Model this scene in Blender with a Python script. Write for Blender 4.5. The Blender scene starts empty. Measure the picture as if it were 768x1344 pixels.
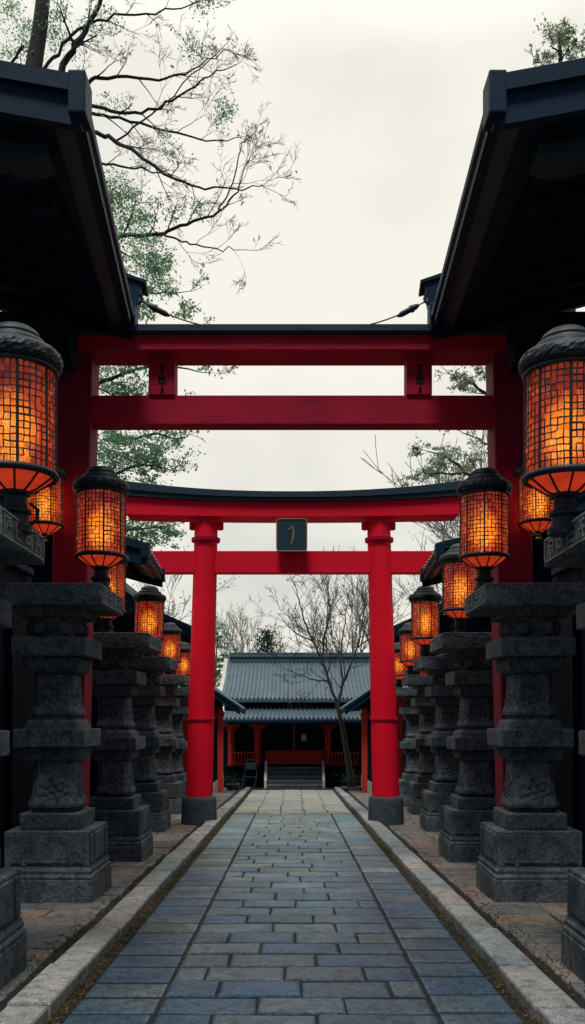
import bpy, bmesh, math, random
from mathutils import Vector, Matrix, noise as mnoise
random.seed(7)
PI = math.pi
scene = bpy.context.scene
COL = scene.collection
EYE = 1.446
FPX = 1150.0

def at(px, py, Y):
    """a world point found on the photograph (768 x 1344) at depth Y"""
    return Vector(((px - 383.5) * Y / FPX, Y, EYE + (940 - py) * Y / FPX))

def gz(y):
    """height of the ground: the path falls gently away from the viewer, more steeply into the shrine court"""
    if y < 16: return -0.028 * (y - 6.79)
    if y < 34.0: return -0.258 - (1.36 - 0.258) * (y - 16) / 18
    return -1.36

def halfw(y):
    """widening of the path and kerbs into the court"""
    if y <= 16: return 1.0
    y = min(y, 34.0)
    return 0.815 * (1150 * (EYE - gz(y)) / y - 32) / FPX * y / 1.025

# ------------------------------------------------------------------ materials
def new_mat(name):
    m = bpy.data.materials.new(name); m.use_nodes = True
    nt = m.node_tree; b = nt.nodes['Principled BSDF']
    return m, nt, b

def nd(nt, t, **kw):
    n = nt.nodes.new(t)
    for k, v in kw.items(): setattr(n, k, v)
    return n

def mixc(nt, a, b, fac, blend='MIX'):
    n = nd(nt, 'ShaderNodeMix', data_type='RGBA', blend_type=blend)
    L = nt.links
    for sock, v in ((n.inputs[6], a), (n.inputs[7], b), (n.inputs[0], fac)):
        if hasattr(v, 'is_linked'): L.new(v, sock)
        elif isinstance(v, (int, float)): sock.default_value = v
        else: sock.default_value = (*v, 1)
    return n.outputs[2]

def ramp(nt, src, stops):
    r = nd(nt, 'ShaderNodeValToRGB')
    el = r.color_ramp.elements
    while len(el) < len(stops): el.new(0.5)
    for e, (p, c) in zip(el, stops):
        e.position = p
        e.color = (c, c, c, 1) if isinstance(c, (int, float)) else (*c, 1)
    nt.links.new(src, r.inputs[0])
    return r.outputs[0]

def noise_tex(nt, scale, detail=5, rough=0.55, coord='Object', stretch=None):
    tc = nd(nt, 'ShaderNodeTexCoord')
    src = tc.outputs[coord]
    if stretch:
        mp = nd(nt, 'ShaderNodeMapping'); mp.inputs['Scale'].default_value = stretch
        nt.links.new(src, mp.inputs[0]); src = mp.outputs[0]
    n = nd(nt, 'ShaderNodeTexNoise')
    n.inputs['Scale'].default_value = scale
    n.inputs['Detail'].default_value = detail
    n.inputs['Roughness'].default_value = rough
    nt.links.new(src, n.inputs['Vector'])
    return n.outputs['Fac']

def bump(nt, b, h, strength=0.3, dist=0.01):
    bp = nd(nt, 'ShaderNodeBump')
    bp.inputs['Strength'].default_value = strength
    bp.inputs['Distance'].default_value = dist
    nt.links.new(h, bp.inputs['Height'])
    nt.links.new(bp.outputs[0], b.inputs['Normal'])

def add(nt, a, b_, op='ADD'):
    n = nd(nt, 'ShaderNodeMath', operation=op)
    for i, v in enumerate((a, b_)):
        if hasattr(v, 'is_linked'): nt.links.new(v, n.inputs[i])
        else: n.inputs[i].default_value = v
    return n.outputs[0]

def granite(name, dark, light, moss=0.0, rough=0.85, island=0.0, speck=120, coord='Object'):
    m, nt, b = new_mat(name)
    big = noise_tex(nt, 2.3, 6, 0.6, coord)
    fine = noise_tex(nt, speck, 3, 0.7, coord)
    mid = noise_tex(nt, 14, 5, 0.65, coord)
    c = mixc(nt, dark, light, ramp(nt, big, [(0.32, 0), (0.7, 1)]))
    c = mixc(nt, c, tuple(v * 0.35 for v in dark), ramp(nt, fine, [(0.34, 0.75), (0.5, 0)]))
    c = mixc(nt, c, tuple(min(1, v * 1.9) for v in light), ramp(nt, fine, [(0.58, 0), (0.74, 0.6)]))
    c = mixc(nt, c, tuple(v * 0.5 for v in dark), ramp(nt, mid, [(0.36, 0.7), (0.52, 0)]))
    if moss:
        c = mixc(nt, c, (0.05, 0.055, 0.02), ramp(nt, noise_tex(nt, 3.1, 7, 0.7, coord), [(0.55, 0), (0.72, moss)]))
    if island:
        g = nd(nt, 'ShaderNodeNewGeometry')
        rnd = g.outputs['Random Per Island']
        tint = ramp(nt, rnd, [(0.0, (0.42, 0.88, 1.25)), (0.2, (1.75, 1.35, 1.08)), (0.38, (0.50, 0.84, 1.08)), (0.58, (1.65, 1.15, 0.85)), (0.78, (0.55, 0.86, 1.05)), (1.0, (1.9, 1.6, 1.35))])
        c = mixc(nt, c, tint, island * .85, 'MULTIPLY')
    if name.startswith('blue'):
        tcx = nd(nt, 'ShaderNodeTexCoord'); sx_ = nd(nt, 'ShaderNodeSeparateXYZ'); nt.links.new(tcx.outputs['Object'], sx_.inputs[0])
        far_light = add(nt, add(nt, sx_.outputs['Y'], 15.0, 'DIVIDE'), add(nt, add(nt, big, 0.5, 'SUBTRACT'), 0.5, 'MULTIPLY'))
        c = mixc(nt, c, ramp(nt, far_light, [(0.36, (1, 1, 1)), (0.9, (2.7, 2.3, 1.85))]), 1.0, 'MULTIPLY')  # painted light: slabs brighten and warm with distance down the path
    nt.links.new(c, b.inputs['Base Color'])
    b.inputs['Roughness'].default_value = rough
    b.inputs['Specular IOR Level'].default_value = 0.3
    bump(nt, b, add(nt, add(nt, fine, 0.35, 'MULTIPLY'), mid), 0.5, 0.012)
    return m

def painted_wood(name, col, dark, grain=(1, 1, 9), rough=0.5, bumpy=0.15, spec=0.35):
    m, nt, b = new_mat(name)
    n1 = noise_tex(nt, 1.7, 6, 0.65)
    n2 = noise_tex(nt, 9, 6, 0.7, stretch=grain)
    c = mixc(nt, dark, col, ramp(nt, n1, [(0.25, 0.25), (0.55, 1)]))
    c = mixc(nt, c, dark, ramp(nt, n2, [(0.3, 0.6), (0.5, 0)]))
    nt.links.new(c, b.inputs['Base Color'])
    nt.links.new(ramp(nt, n2, [(0.2, min(1, rough + 0.25)), (0.8, rough)]), b.inputs['Roughness'])
    b.inputs['Specular IOR Level'].default_value = spec
    bump(nt, b, n2, bumpy, 0.01)
    return m

M = {}
M['stone'] = granite('dark granite', (0.028, 0.045, 0.062), (0.165, 0.185, 0.195), moss=0.3, speck=52)
M['stone_cut'] = granite('paler carved granite', (0.16, 0.18, 0.19), (0.30, 0.31, 0.31), moss=0.15, speck=70)
M['stone_mid'] = granite('mid grey dressed granite', (0.07, 0.095, 0.115), (0.15, 0.18, 0.195), moss=0.15, speck=60)
M['drum'] = granite('smooth dark blue grey stone', (0.034, 0.052, 0.066), (0.062, 0.082, 0.096), speck=80)
M['footing'] = granite('speckled footing granite', (0.045, 0.066, 0.08), (0.11, 0.13, 0.14), speck=60)
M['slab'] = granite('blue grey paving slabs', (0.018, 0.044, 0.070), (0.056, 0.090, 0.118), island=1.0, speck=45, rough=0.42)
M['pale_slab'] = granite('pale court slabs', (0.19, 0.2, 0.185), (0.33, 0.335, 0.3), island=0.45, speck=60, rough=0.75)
M['brown_slab'] = granite('brown grey side paving', (0.10, 0.092, 0.088), (0.2, 0.18, 0.165), island=0.6, speck=60, moss=0.3)
M['kerb'] = granite('pale kerb granite', (0.15, 0.165, 0.17), (0.32, 0.325, 0.31), island=0.35, speck=85, moss=0.25)
M['soil'] = granite('dark soil', (0.007, 0.007, 0.008), (0.024, 0.021, 0.019), moss=0.3, rough=1, speck=60)
M['ground'] = granite('bare ground', (0.05, 0.047, 0.04), (0.11, 0.1, 0.085), moss=0.8, rough=1, speck=30)
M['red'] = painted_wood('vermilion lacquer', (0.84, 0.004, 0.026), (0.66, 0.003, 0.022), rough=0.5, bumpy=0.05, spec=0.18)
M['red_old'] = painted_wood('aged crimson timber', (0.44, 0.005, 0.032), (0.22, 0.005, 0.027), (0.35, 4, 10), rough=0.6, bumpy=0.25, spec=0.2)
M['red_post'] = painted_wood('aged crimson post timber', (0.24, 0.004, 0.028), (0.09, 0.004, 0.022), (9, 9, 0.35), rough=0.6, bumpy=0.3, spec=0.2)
M['red_dull'] = painted_wood('weathered red shrine timber', (0.52, 0.038, 0.024), (0.27, 0.020, 0.015), rough=0.7, spec=0.2)
M['slate'] = painted_wood('dark slate blue capping', (0.020, 0.046, 0.066), (0.010, 0.025, 0.038), (0.4, 4, 8), rough=0.5, spec=0.25)
M['tile'] = painted_wood('grey roof tile', (0.085, 0.130, 0.160), (0.042, 0.068, 0.09), (3, 1, 1), rough=0.55, bumpy=0.2)
M['roof_dark'] = painted_wood('black blue roof edge', (0.003, 0.022, 0.048), (0.0015, 0.011, 0.028), (2, 2, 2), rough=0.42, spec=0.16)
M['eave'] = painted_wood('glossy blue black eave moulding', (0.007, 0.036, 0.062), (0.004, 0.020, 0.038), (2, 0.4, 2), rough=0.34, bumpy=0.08, spec=0.28)
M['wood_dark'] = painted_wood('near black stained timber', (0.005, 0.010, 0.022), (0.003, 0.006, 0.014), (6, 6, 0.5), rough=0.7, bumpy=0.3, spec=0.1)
M['wood_brown'] = painted_wood('dark red brown timber', (0.016, 0.007, 0.011), (0.008, 0.005, 0.009), (5, 0.5, 5), rough=0.7)
M['plaster'] = painted_wood('dirty pale plaster', (0.5, 0.49, 0.45), (0.3, 0.3, 0.28), (1, 1, 1), rough=0.9)
M['iron'] = painted_wood('black blue cast iron', (0.007, 0.015, 0.024), (0.004, 0.009, 0.015), (2, 2, 2), rough=0.4, bumpy=0.35, spec=0.35)
M['bronze'] = painted_wood('worn bronze', (0.34, 0.17, 0.085), (0.16, 0.08, 0.05), (2, 2, 2), rough=0.45)
M['plaque'] = painted_wood('dark teal plaque', (0.010, 0.042, 0.058), (0.007, 0.03, 0.042), (2, 2, 2), rough=0.4)
M['ink'] = painted_wood('black carved marks', (0.006, 0.006, 0.009), (0.004, 0.004, 0.006), (2, 2, 2), rough=0.7)
M['bark'] = painted_wood('grey bark', (0.045, 0.046, 0.045), (0.02, 0.022, 0.024), (4, 4, 0.8), rough=0.95, bumpy=0.6)
M['bark_hazed'] = painted_wood('pale bare twigs', (0.24, 0.225, 0.20), (0.15, 0.14, 0.13), (4, 4, 0.8), rough=0.95, bumpy=0.4)  # haze painted into the bark: paler tone for distant trees
M['rope'] = painted_wood('dusky red rope', (0.22, 0.05, 0.04), (0.12, 0.03, 0.03), (6, 6, 3), rough=0.9)
M['paper'] = painted_wood('cream paper', (0.55, 0.47, 0.33), (0.4, 0.33, 0.22), (3, 3, 3), rough=0.9)

def leaf_mat(name, c1, c2, c3):
    m, nt, b = new_mat(name)
    g = nd(nt, 'ShaderNodeNewGeometry')
    c = ramp(nt, g.outputs['Random Per Island'], [(0, c1), (0.5, c2), (1, c3)])
    nt.links.new(c, b.inputs['Base Color'])
    b.inputs['Roughness'].default_value = 0.7
    b.inputs['Specular IOR Level'].default_value = 0.2
    tr = nd(nt, 'ShaderNodeBsdfTranslucent'); nt.links.new(c, tr.inputs[0])
    mx = nd(nt, 'ShaderNodeMixShader'); mx.inputs[0].default_value = 0.55
    nt.links.new(b.outputs[0], mx.inputs[1]); nt.links.new(tr.outputs[0], mx.inputs[2])
    nt.links.new(mx.outputs[0], nt.nodes['Material Output'].inputs[0])
    return m
M['leaf'] = leaf_mat('soft green leaves', (0.11, 0.24, 0.14), (0.18, 0.35, 0.20), (0.29, 0.45, 0.28))
M['leaf_pale'] = leaf_mat('pale olive leaves', (0.16, 0.24, 0.15), (0.26, 0.35, 0.22), (0.38, 0.45, 0.32))  # own olive tone, with haze of the distant trees painted in as paleness
M['leaf_dark'] = leaf_mat('evergreen needles', (0.02, 0.05, 0.035), (0.04, 0.085, 0.055), (0.06, 0.11, 0.07))
M['litter'] = leaf_mat('fallen brown leaves', (0.12, 0.06, 0.02), (0.22, 0.12, 0.03), (0.26, 0.17, 0.06))
M['moss'] = leaf_mat('moss tufts', (0.05, 0.045, 0.012), (0.09, 0.075, 0.02), (0.12, 0.10, 0.03))

def glow_mat():
    m, nt, b = new_mat('lit amber mosaic glass')
    nt.nodes.remove(b)
    L = nt.links
    g = nd(nt, 'ShaderNodeNewGeometry')
    rnd = g.outputs['Random Per Island']
    tc = nd(nt, 'ShaderNodeTexCoord'); sp = nd(nt, 'ShaderNodeSeparateXYZ'); L.new(tc.outputs['Object'], sp.inputs[0])
    z = sp.outputs['Z']
    d = add(nt, add(nt, z, 0.49, 'SUBTRACT'), 0.26, 'DIVIDE')
    d2 = add(nt, d, d, 'MULTIPLY')
    hot = add(nt, 1.0, d2, 'SUBTRACT')
    t = add(nt, add(nt, hot, 0.30, 'MULTIPLY'), add(nt, add(nt, rnd, 0.62, 'MULTIPLY'), 0.10, 'SUBTRACT'))
    n = noise_tex(nt, 7, 3, 0.6)
    t = add(nt, t, add(nt, add(nt, n, 0.5, 'SUBTRACT'), 0.7, 'MULTIPLY'))
    c = ramp(nt, t, [(0.0, (0.15, 0.014, 0.010)), (0.3, (0.40, 0.034, 0.013)), (0.62, (0.62, 0.064, 0.014)), (0.95, (0.85, 0.12, 0.018))])
    em = nd(nt, 'ShaderNodeEmission'); L.new(c, em.inputs[0]); em.inputs[1].default_value = 0.92
    tr = nd(nt, 'ShaderNodeBsdfTransparent'); tr.inputs[0].default_value = (1, 0.72, 0.42, 1)
    gl = nd(nt, 'ShaderNodeBsdfGlossy'); gl.inputs['Roughness'].default_value = 0.3; gl.inputs[0].default_value = (0.04, 0.04, 0.04, 1)
    mx = nd(nt, 'ShaderNodeMixShader')
    L.new(add(nt, 0.26, add(nt, rnd, 0.26, 'MULTIPLY')), mx.inputs[0])
    L.new(em.outputs[0], mx.inputs[1]); L.new(tr.outputs[0], mx.inputs[2])
    ad = nd(nt, 'ShaderNodeAddShader'); L.new(mx.outputs[0], ad.inputs[0]); L.new(gl.outputs[0], ad.inputs[1])
    L.new(ad.outputs[0], nt.nodes['Material Output'].inputs[0])
    return m
def emit_mat(name, col, s):
    m, nt, b = new_mat(name); nt.nodes.remove(b)
    em = nd(nt, 'ShaderNodeEmission'); em.inputs[0].default_value = (*col, 1); em.inputs[1].default_value = s
    tc = nd(nt, 'ShaderNodeTexCoord'); n = nd(nt, 'ShaderNodeTexNoise'); n.inputs['Scale'].default_value = 9
    nt.links.new(tc.outputs['Object'], n.inputs['Vector'])
    nt.links.new(add(nt, add(nt, n.outputs['Fac'], 0.6, 'MULTIPLY'), s * 0.7), em.inputs[1])
    nt.links.new(em.outputs[0], nt.nodes['Material Output'].inputs[0])
    return m
M['glow'] = glow_mat()
M['pan'] = emit_mat('lit orange base glass', (0.70, 0.052, 0.016), 0.36)
def halo_mat(name, col, s):
    m, nt, b = new_mat(name); nt.nodes.remove(b)
    em = nd(nt, 'ShaderNodeEmission'); em.inputs[0].default_value = (*col, 1); em.inputs[1].default_value = s
    tr = nd(nt, 'ShaderNodeBsdfTransparent')
    ad = nd(nt, 'ShaderNodeAddShader'); nt.links.new(em.outputs[0], ad.inputs[0]); nt.links.new(tr.outputs[0], ad.inputs[1])
    nt.links.new(ad.outputs[0], nt.nodes['Material Output'].inputs[0]); return m
M['core'] = halo_mat('glowing bulb', (1.0, 0.47, 0.04), 0.19)

# ------------------------------------------------------------------ mesh builder
class MB:
    def __init__(s): s.v = []; s.f = []; s.m = []; s.mi = 0
    def add(s, vs, fs):
        o = len(s.v); s.v += [tuple(v) for v in vs]
        s.f += [tuple(i + o for i in f) for f in fs]; s.m += [s.mi] * len(fs)
    def box(s, x0, x1, y0, y1, z0, z1, bev=0.0, jit=0.0):
        x0, x1 = min(x0, x1), max(x0, x1); y0, y1 = min(y0, y1), max(y0, y1); z0, z1 = min(z0, z1), max(z0, z1)
        if not bev:
            s.add([(x, y, z) for z in (z0, z1) for y in (y0, y1) for x in (x0, x1)],
                  [(0, 1, 3, 2), (4, 6, 7, 5), (0, 4, 5, 1), (2, 3, 7, 6), (0, 2, 6, 4), (1, 5, 7, 3)])
        else:
            b = min(bev, (x1 - x0) * .45, (y1 - y0) * .45, (z1 - z0) * .45)
            bm = bmesh.new(); bmesh.ops.create_cube(bm, size=1)
            for v in bm.verts:
                v.co = Vector(((x0 + x1) / 2 + v.co.x * (x1 - x0), (y0 + y1) / 2 + v.co.y * (y1 - y0), (z0 + z1) / 2 + v.co.z * (z1 - z0)))
                if jit: v.co += Vector([random.uniform(-jit, jit) for _ in range(3)])
            bmesh.ops.bevel(bm, geom=list(bm.edges), offset=b, segments=2, affect='EDGES', profile=0.6)
            bm.verts.index_update()
            s.add([v.co[:] for v in bm.verts], [[v.index for v in f.verts] for f in bm.faces]); bm.free()
    def loft(s, rings, cap=True, closed=True):
        n = len(rings[0]); vs = [p for r in rings for p in r]; fs = []
        for k in range(len(rings) - 1):
            for i in range(n if closed else n - 1):
                j = (i + 1) % n
                fs.append((k * n + i, k * n + j, (k + 1) * n + j, (k + 1) * n + i))
        if cap:
            fs.append(tuple(range(n))[::-1]); fs.append(tuple((len(rings) - 1) * n + i for i in range(n)))
        s.add(vs, fs)
    def square_loft(s, cx, cy, secs):
        """secs: (z, half width, corner chamfer)"""
        rings = []
        for z, w, c in secs:
            c = max(c, 0.002)
            rings.append([(cx + x, cy + y, z) for x, y in ((w - c, -w), (w, -w + c), (w, w - c), (w - c, w), (-w + c, w), (-w, w - c), (-w, -w + c), (-w + c, -w))])
        s.loft(rings)
    def lathe(s, prof, n=24, c=(0, 0, 0), cap=True):
        rings = [[(c[0] + r * math.cos(2 * PI * i / n), c[1] + r * math.sin(2 * PI * i / n), c[2] + z) for i in range(n)] for r, z in prof]
        s.loft(rings, cap)
    def tube(s, pts, rads, n=6, cap=True):
        pts = [Vector(p) for p in pts]
        if not hasattr(rads, '__len__'): rads = [rads] * len(pts)
        rings = []; prev = None
        for i, p in enumerate(pts):
            d = (pts[min(i + 1, len(pts) - 1)] - pts[max(i - 1, 0)])
            if d.length < 1e-9: d = Vector((0, 0, 1))
            d.normalize()
            a = prev if prev is not None else (Vector((0, 0, 1)) if abs(d.z) < 0.9 else Vector((1, 0, 0)))
            u = (a - d * a.dot(d))
            if u.length < 1e-6: u = d.orthogonal()
            u.normalize(); w = d.cross(u); prev = u
            rings.append([tuple(p + (u * math.cos(2 * PI * k / n) + w * math.sin(2 * PI * k / n)) * rads[i]) for k in range(n)])
        s.loft(rings, cap)
    def prism(s, poly_a, poly_b):
        s.loft([poly_a, poly_b])
    def blob(s, c, r, seg=10, ring=6):
        if not hasattr(r, '__len__'): r = (r, r, r)
        prof = []
        rings = [[(c[0] + r[0] * math.sin(PI * k / ring) * math.cos(2 * PI * i / seg), c[1] + r[1] * math.sin(PI * k / ring) * math.sin(2 * PI * i / seg), c[2] - r[2] * math.cos(PI * k / ring)) for i in range(seg)] for k in range(1, ring)]
        s.loft(rings)
    def build(s, name, mat, parent=None, smooth=None, recalc=True):
        me = bpy.data.meshes.new(name); me.from_pydata(s.v, [], s.f)
        mats = mat if isinstance(mat, (list, tuple)) else [mat]
        for m_ in mats: me.materials.append(m_)
        if len(mats) > 1: me.polygons.foreach_set('material_index', s.m)
        if recalc:
            bm = bmesh.new(); bm.from_mesh(me); bmesh.ops.recalc_face_normals(bm, faces=bm.faces); bm.to_mesh(me); bm.free()
        if smooth is not None:
            me.polygons.foreach_set('use_smooth', [True] * len(me.polygons))
            if smooth < 180: me.set_sharp_from_angle(angle=math.radians(smooth))
        o = bpy.data.objects.new(name, me); COL.objects.link(o)
        if parent is not None: o.parent = parent
        return o

def tag(o, label=None, cat=None, group=None, kind=None):
    if label: o['label'] = label
    if cat: o['category'] = cat
    if group: o['group'] = group
    if kind: o['kind'] = kind
    return o
def thing(name, label, cat, loc=(0, 0, 0), group=None):
    o = bpy.data.objects.new(name, None); COL.objects.link(o); o.location = loc
    o.empty_display_size = 0.2
    return tag(o, label, cat, group)
KIDS = {}
def copy_thing(root, loc, scale, label, rotz=0.0):
    r = root.copy(); COL.objects.link(r)
    r.location = loc; r.scale = (scale, scale, scale); tl = math.radians(1.1) if 'lantern' in root.name else 0.0
    r.rotation_euler = (random.uniform(-tl, tl), random.uniform(-tl, tl), rotz + (0 if tl else random.uniform(-.018, .018))); r['label'] = label
    def rec(src, dst):
        for ch in KIDS.setdefault(src.name, [c for c in bpy.data.objects if c.parent == src]):
            c = ch.copy(); COL.objects.link(c); c.parent = dst; rec(ch, c)
    rec(root, r)
    return r

# ------------------------------------------------------------------ ground, path, kerbs
def sheet(name, mat, xs, ys, dz):
    mb = MB()
    rings = [[(x * (1 if not callable(x) else 1), y, gz(y) + dz) for x in xs] for y in ys]
    n = len(xs); vs = [p for r in rings for p in r]
    fs = [(k * n + i, k * n + i + 1, (k + 1) * n + i + 1, (k + 1) * n + i) for k in range(len(ys) - 1) for i in range(n - 1)]
    mb.add(vs, fs)
    return tag(mb.build(name, mat, recalc=False), kind='structure')
ys_all = [-60, -20, 0, 6, 16, 17, 18, 22, 26, 30, 34, 40, 60, 120, 400]
sheet('ground', M['ground'], [-400, -60, -12, -4, 4, 12, 60, 400], ys_all, -0.06)
sheet('soil_strip', M['soil'], [-1.62, 0, 1.62], [-1, 4, 8, 16, 17, 18, 22, 26, 30, 34.5], -0.012)

def slab(mb, x0, x1, y0, y1, z, g=0.006, gy=None, tilt=0.004, ch=0.008, jit=0.004, depth=0.06):
    """one paving stone: worn edges, slightly uneven"""
    gy = g if gy is None else gy
    x0 += g; x1 -= g; y0 += gy; y1 -= gy
    j = lambda: random.uniform(-jit, jit)
    q = [(x0 + j(), y0 + j()), (x1 + j(), y0 + j()), (x1 + j(), y1 + j()), (x0 + j(), y1 + j())]
    hz = random.uniform(-tilt, tilt); ta, tb = random.uniform(-tilt, tilt), random.uniform(-tilt, tilt)
    cx, cy = (x0 + x1) / 2, (y0 + y1) / 2
    def ring(ins, dz):
        out = []
        for x, y in q:
            xx = x + (ins if x < cx else -ins); yy = y + (ins if y < cy else -ins)
            out.append((xx, yy, gz(yy) + z + dz + hz + ta * (xx - cx) * 2 + tb * (yy - cy) * 2))
        return out
    mb.loft([ring(0, -depth), ring(0, -ch), ring(ch * 0.35, -ch * 0.3), ring(ch * 1.3, 0)])

mb = MB()
y = 1.6
row = 0
while y < 15.2:
    d = random.uniform(0.27, 0.335)
    k = halfw(y)
    # centre strip in running bond
    x = -0.665; off = (0.0, 0.23, 0.12, 0.31)[row % 4] + random.uniform(-.05, .05)
    cuts = [-0.632]
    xx = -0.632 + (off if off > 0.14 else 0.45 + off * .5)
    while xx < 0.675 - 0.14:
        cuts.append(xx); xx += random.uniform(0.38, 0.52)
    cuts.append(0.662)
    for a, b_ in zip(cuts[:-1], cuts[1:]): slab(mb, a, b_, y, y + d, 0.0, g=0.004, gy=0.0185, tilt=0.004, jit=0.0035, ch=0.013)
    y += d; row += 1
for sx in (-1, 1):
    y = 1.6
    while y < 15.2:
        d = random.uniform(0.26, 0.35)
        a, b_ = (-1.035, -0.642) if sx < 0 else (0.672, 1.04)
        slab(mb, a, b_ , y, y + d, -0.004, g=0.004, gy=0.0165, tilt=0.003, jit=0.003, ch=0.013)
        y += d
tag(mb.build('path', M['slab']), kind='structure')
mb = MB()
y = 15.2
while y < 34.0:
    d = random.uniform(0.55, 0.72)
    w = 1.03 * halfw(y)
    n = 5; o_ = random.uniform(-.03, .03)
    for i in range(n):
        slab(mb, -w + 2 * w * i / n + (o_ if 0 < i else 0), -w + 2 * w * (i + 1) / n + (o_ if i < n - 1 else 0), y, y + d, 0.0, g=0.008, tilt=0.003, jit=0.004, ch=0.010)
    y += d
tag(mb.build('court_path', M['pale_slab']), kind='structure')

mb = MB()
for sx in (-1, 1):
    y = 1.5
    while y < 33.5:
        L_ = random.uniform(0.62, 1.0); k = halfw(y)
        xi = 1.10 * k; xo = xi + random.uniform(0.19, 0.205)
        e0, e1 = sx * (xi + random.uniform(-.006, .006)), sx * (xo + random.uniform(-.006, .006))
        slab(mb, min(e0, e1), max(e0, e1), y, y + L_, 0.062 + random.uniform(-.004, .004), g=0.0, gy=0.009, tilt=0.002, ch=0.016, jit=0.004, depth=0.16)
        y += L_
tag(mb.build('kerb', M['kerb']), kind='structure')

mb = MB()
for sx in (-1, 1):
    y = 1.5
    while y < 34:
        d = random.uniform(0.27, 0.36); x = 1.40 * halfw(y) + random.uniform(0, .03)
        while x < 2.7:
            w = random.uniform(0.34, 0.62)
            xa, xb = sx * x, sx * (x + w)
            slab(mb, min(xa, xb), max(xa, xb), y, y + d, 0.0, g=0.006, tilt=0.005, jit=0.008, ch=0.01)
            x += w
        y += d
tag(mb.build('side_pavement', M['brown_slab']), kind='structure')

# fallen leaves and moss in the gutters
def scatter(name, mat, count, fx, size, kind_label, up=0.006, flat=0.5):
    mb = MB()
    for _ in range(count):
        x, y, z = fx()
        r = size * random.uniform(0.5, 1.3); a = random.uniform(0, 2 * PI)
        n = Vector((random.uniform(-flat, flat), random.uniform(-flat, flat), 1)).normalized()
        u = n.orthogonal().normalized(); u = Matrix.Rotation(a, 3, n) @ u; w = n.cross(u)
        c = Vector((x, y, gz(y) + z + up + random.uniform(0, size * 0.4)))
        mb.add([c - u * r, c + w * r * .55, c + u * r, c - w * r * .5], [(0, 1, 2, 3)])
    o = mb.build(name, mat, recalc=False)
    return tag(o, kind_label, 'leaf litter' if 'leaves' in name else 'moss', kind='stuff')
def patchy(y): return mnoise.noise(Vector((y * 0.9, 3.1, 0))) + 0.35
def gutter():
    while True:
        sx = random.choice((-1, 1)); y = 2 + 14 * random.random() ** 1.2
        if random.random() < 0.25 + patchy(y + sx * 50):
            k = halfw(y)
            if random.random() < 0.62: return sx * random.uniform(1.03, 1.10) * k, y, 0.0
            return sx * random.uniform(1.32, 1.52) * k, y, 0.0
def anyground():
    sx = random.choice((-1, 1)); y = 2 + 13 * random.random()
    if random.random() < 0.6: return sx * random.uniform(1.5, 2.0), y, 0.008
    return sx * abs(random.gauss(0, 0.5)), y, 0.008
scatter('moss', M['moss'], 5200, gutter, 0.011, 'low brown green moss growing in the gutters beside the kerbs', flat=1.2)
scatter('fallen_leaves', M['litter'], 1100, gutter, 0.013, 'small fallen brown leaves lying along the kerb gutters')

# ------------------------------------------------------------------ stone pedestals
GLYPHS = [  # strokes on a 0..1 cell: (x0, y0, x1, y1)
    [(0, 0, 0, 1), (0, 1, .9, 1), (.9, 1, .9, .55), (.35, .75, .35, .3), (.35, .75, .65, .75), (.9, .55, .6, .55)],
    [(.1, 1, .9, 1), (.1, 1, .1, .5), (.9, 1, .9, .6), (.1, .55, .9, .55), (.2, .5, .2, 0), (.2, 0, .9, 0), (.9, 0, .9, .4), (.5, .9, .5, .6)],
    [(.1, 0, .1, 1), (.1, 1, .9, 1), (.9, 1, .9, 0), (.3, .7, .7, .7), (.3, .7, .3, .2), (.7, .7, .7, .2), (.3, .2, .7, .2)],
    [(.1, 1, .6, 1), (.35, 1, .35, .5), (.1, .5, .9, .5), (.9, .5, .9, 0), (.2, .5, .2, 0), (.6, .3, .6, 0)],
    [(.1, 1, .1, 0), (.1, 1, .8, 1), (.8, 1, .8, .6), (.1, .6, .8, .6), (.45, .6, .45, .1), (.8, .35, .45, .1)],
    [(.2, 1, .9, 1), (.2, 1, .2, .6), (.2, .6, .85, .6), (.85, .6, .85, .1), (.85, .1, .2, .1)],
]
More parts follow.
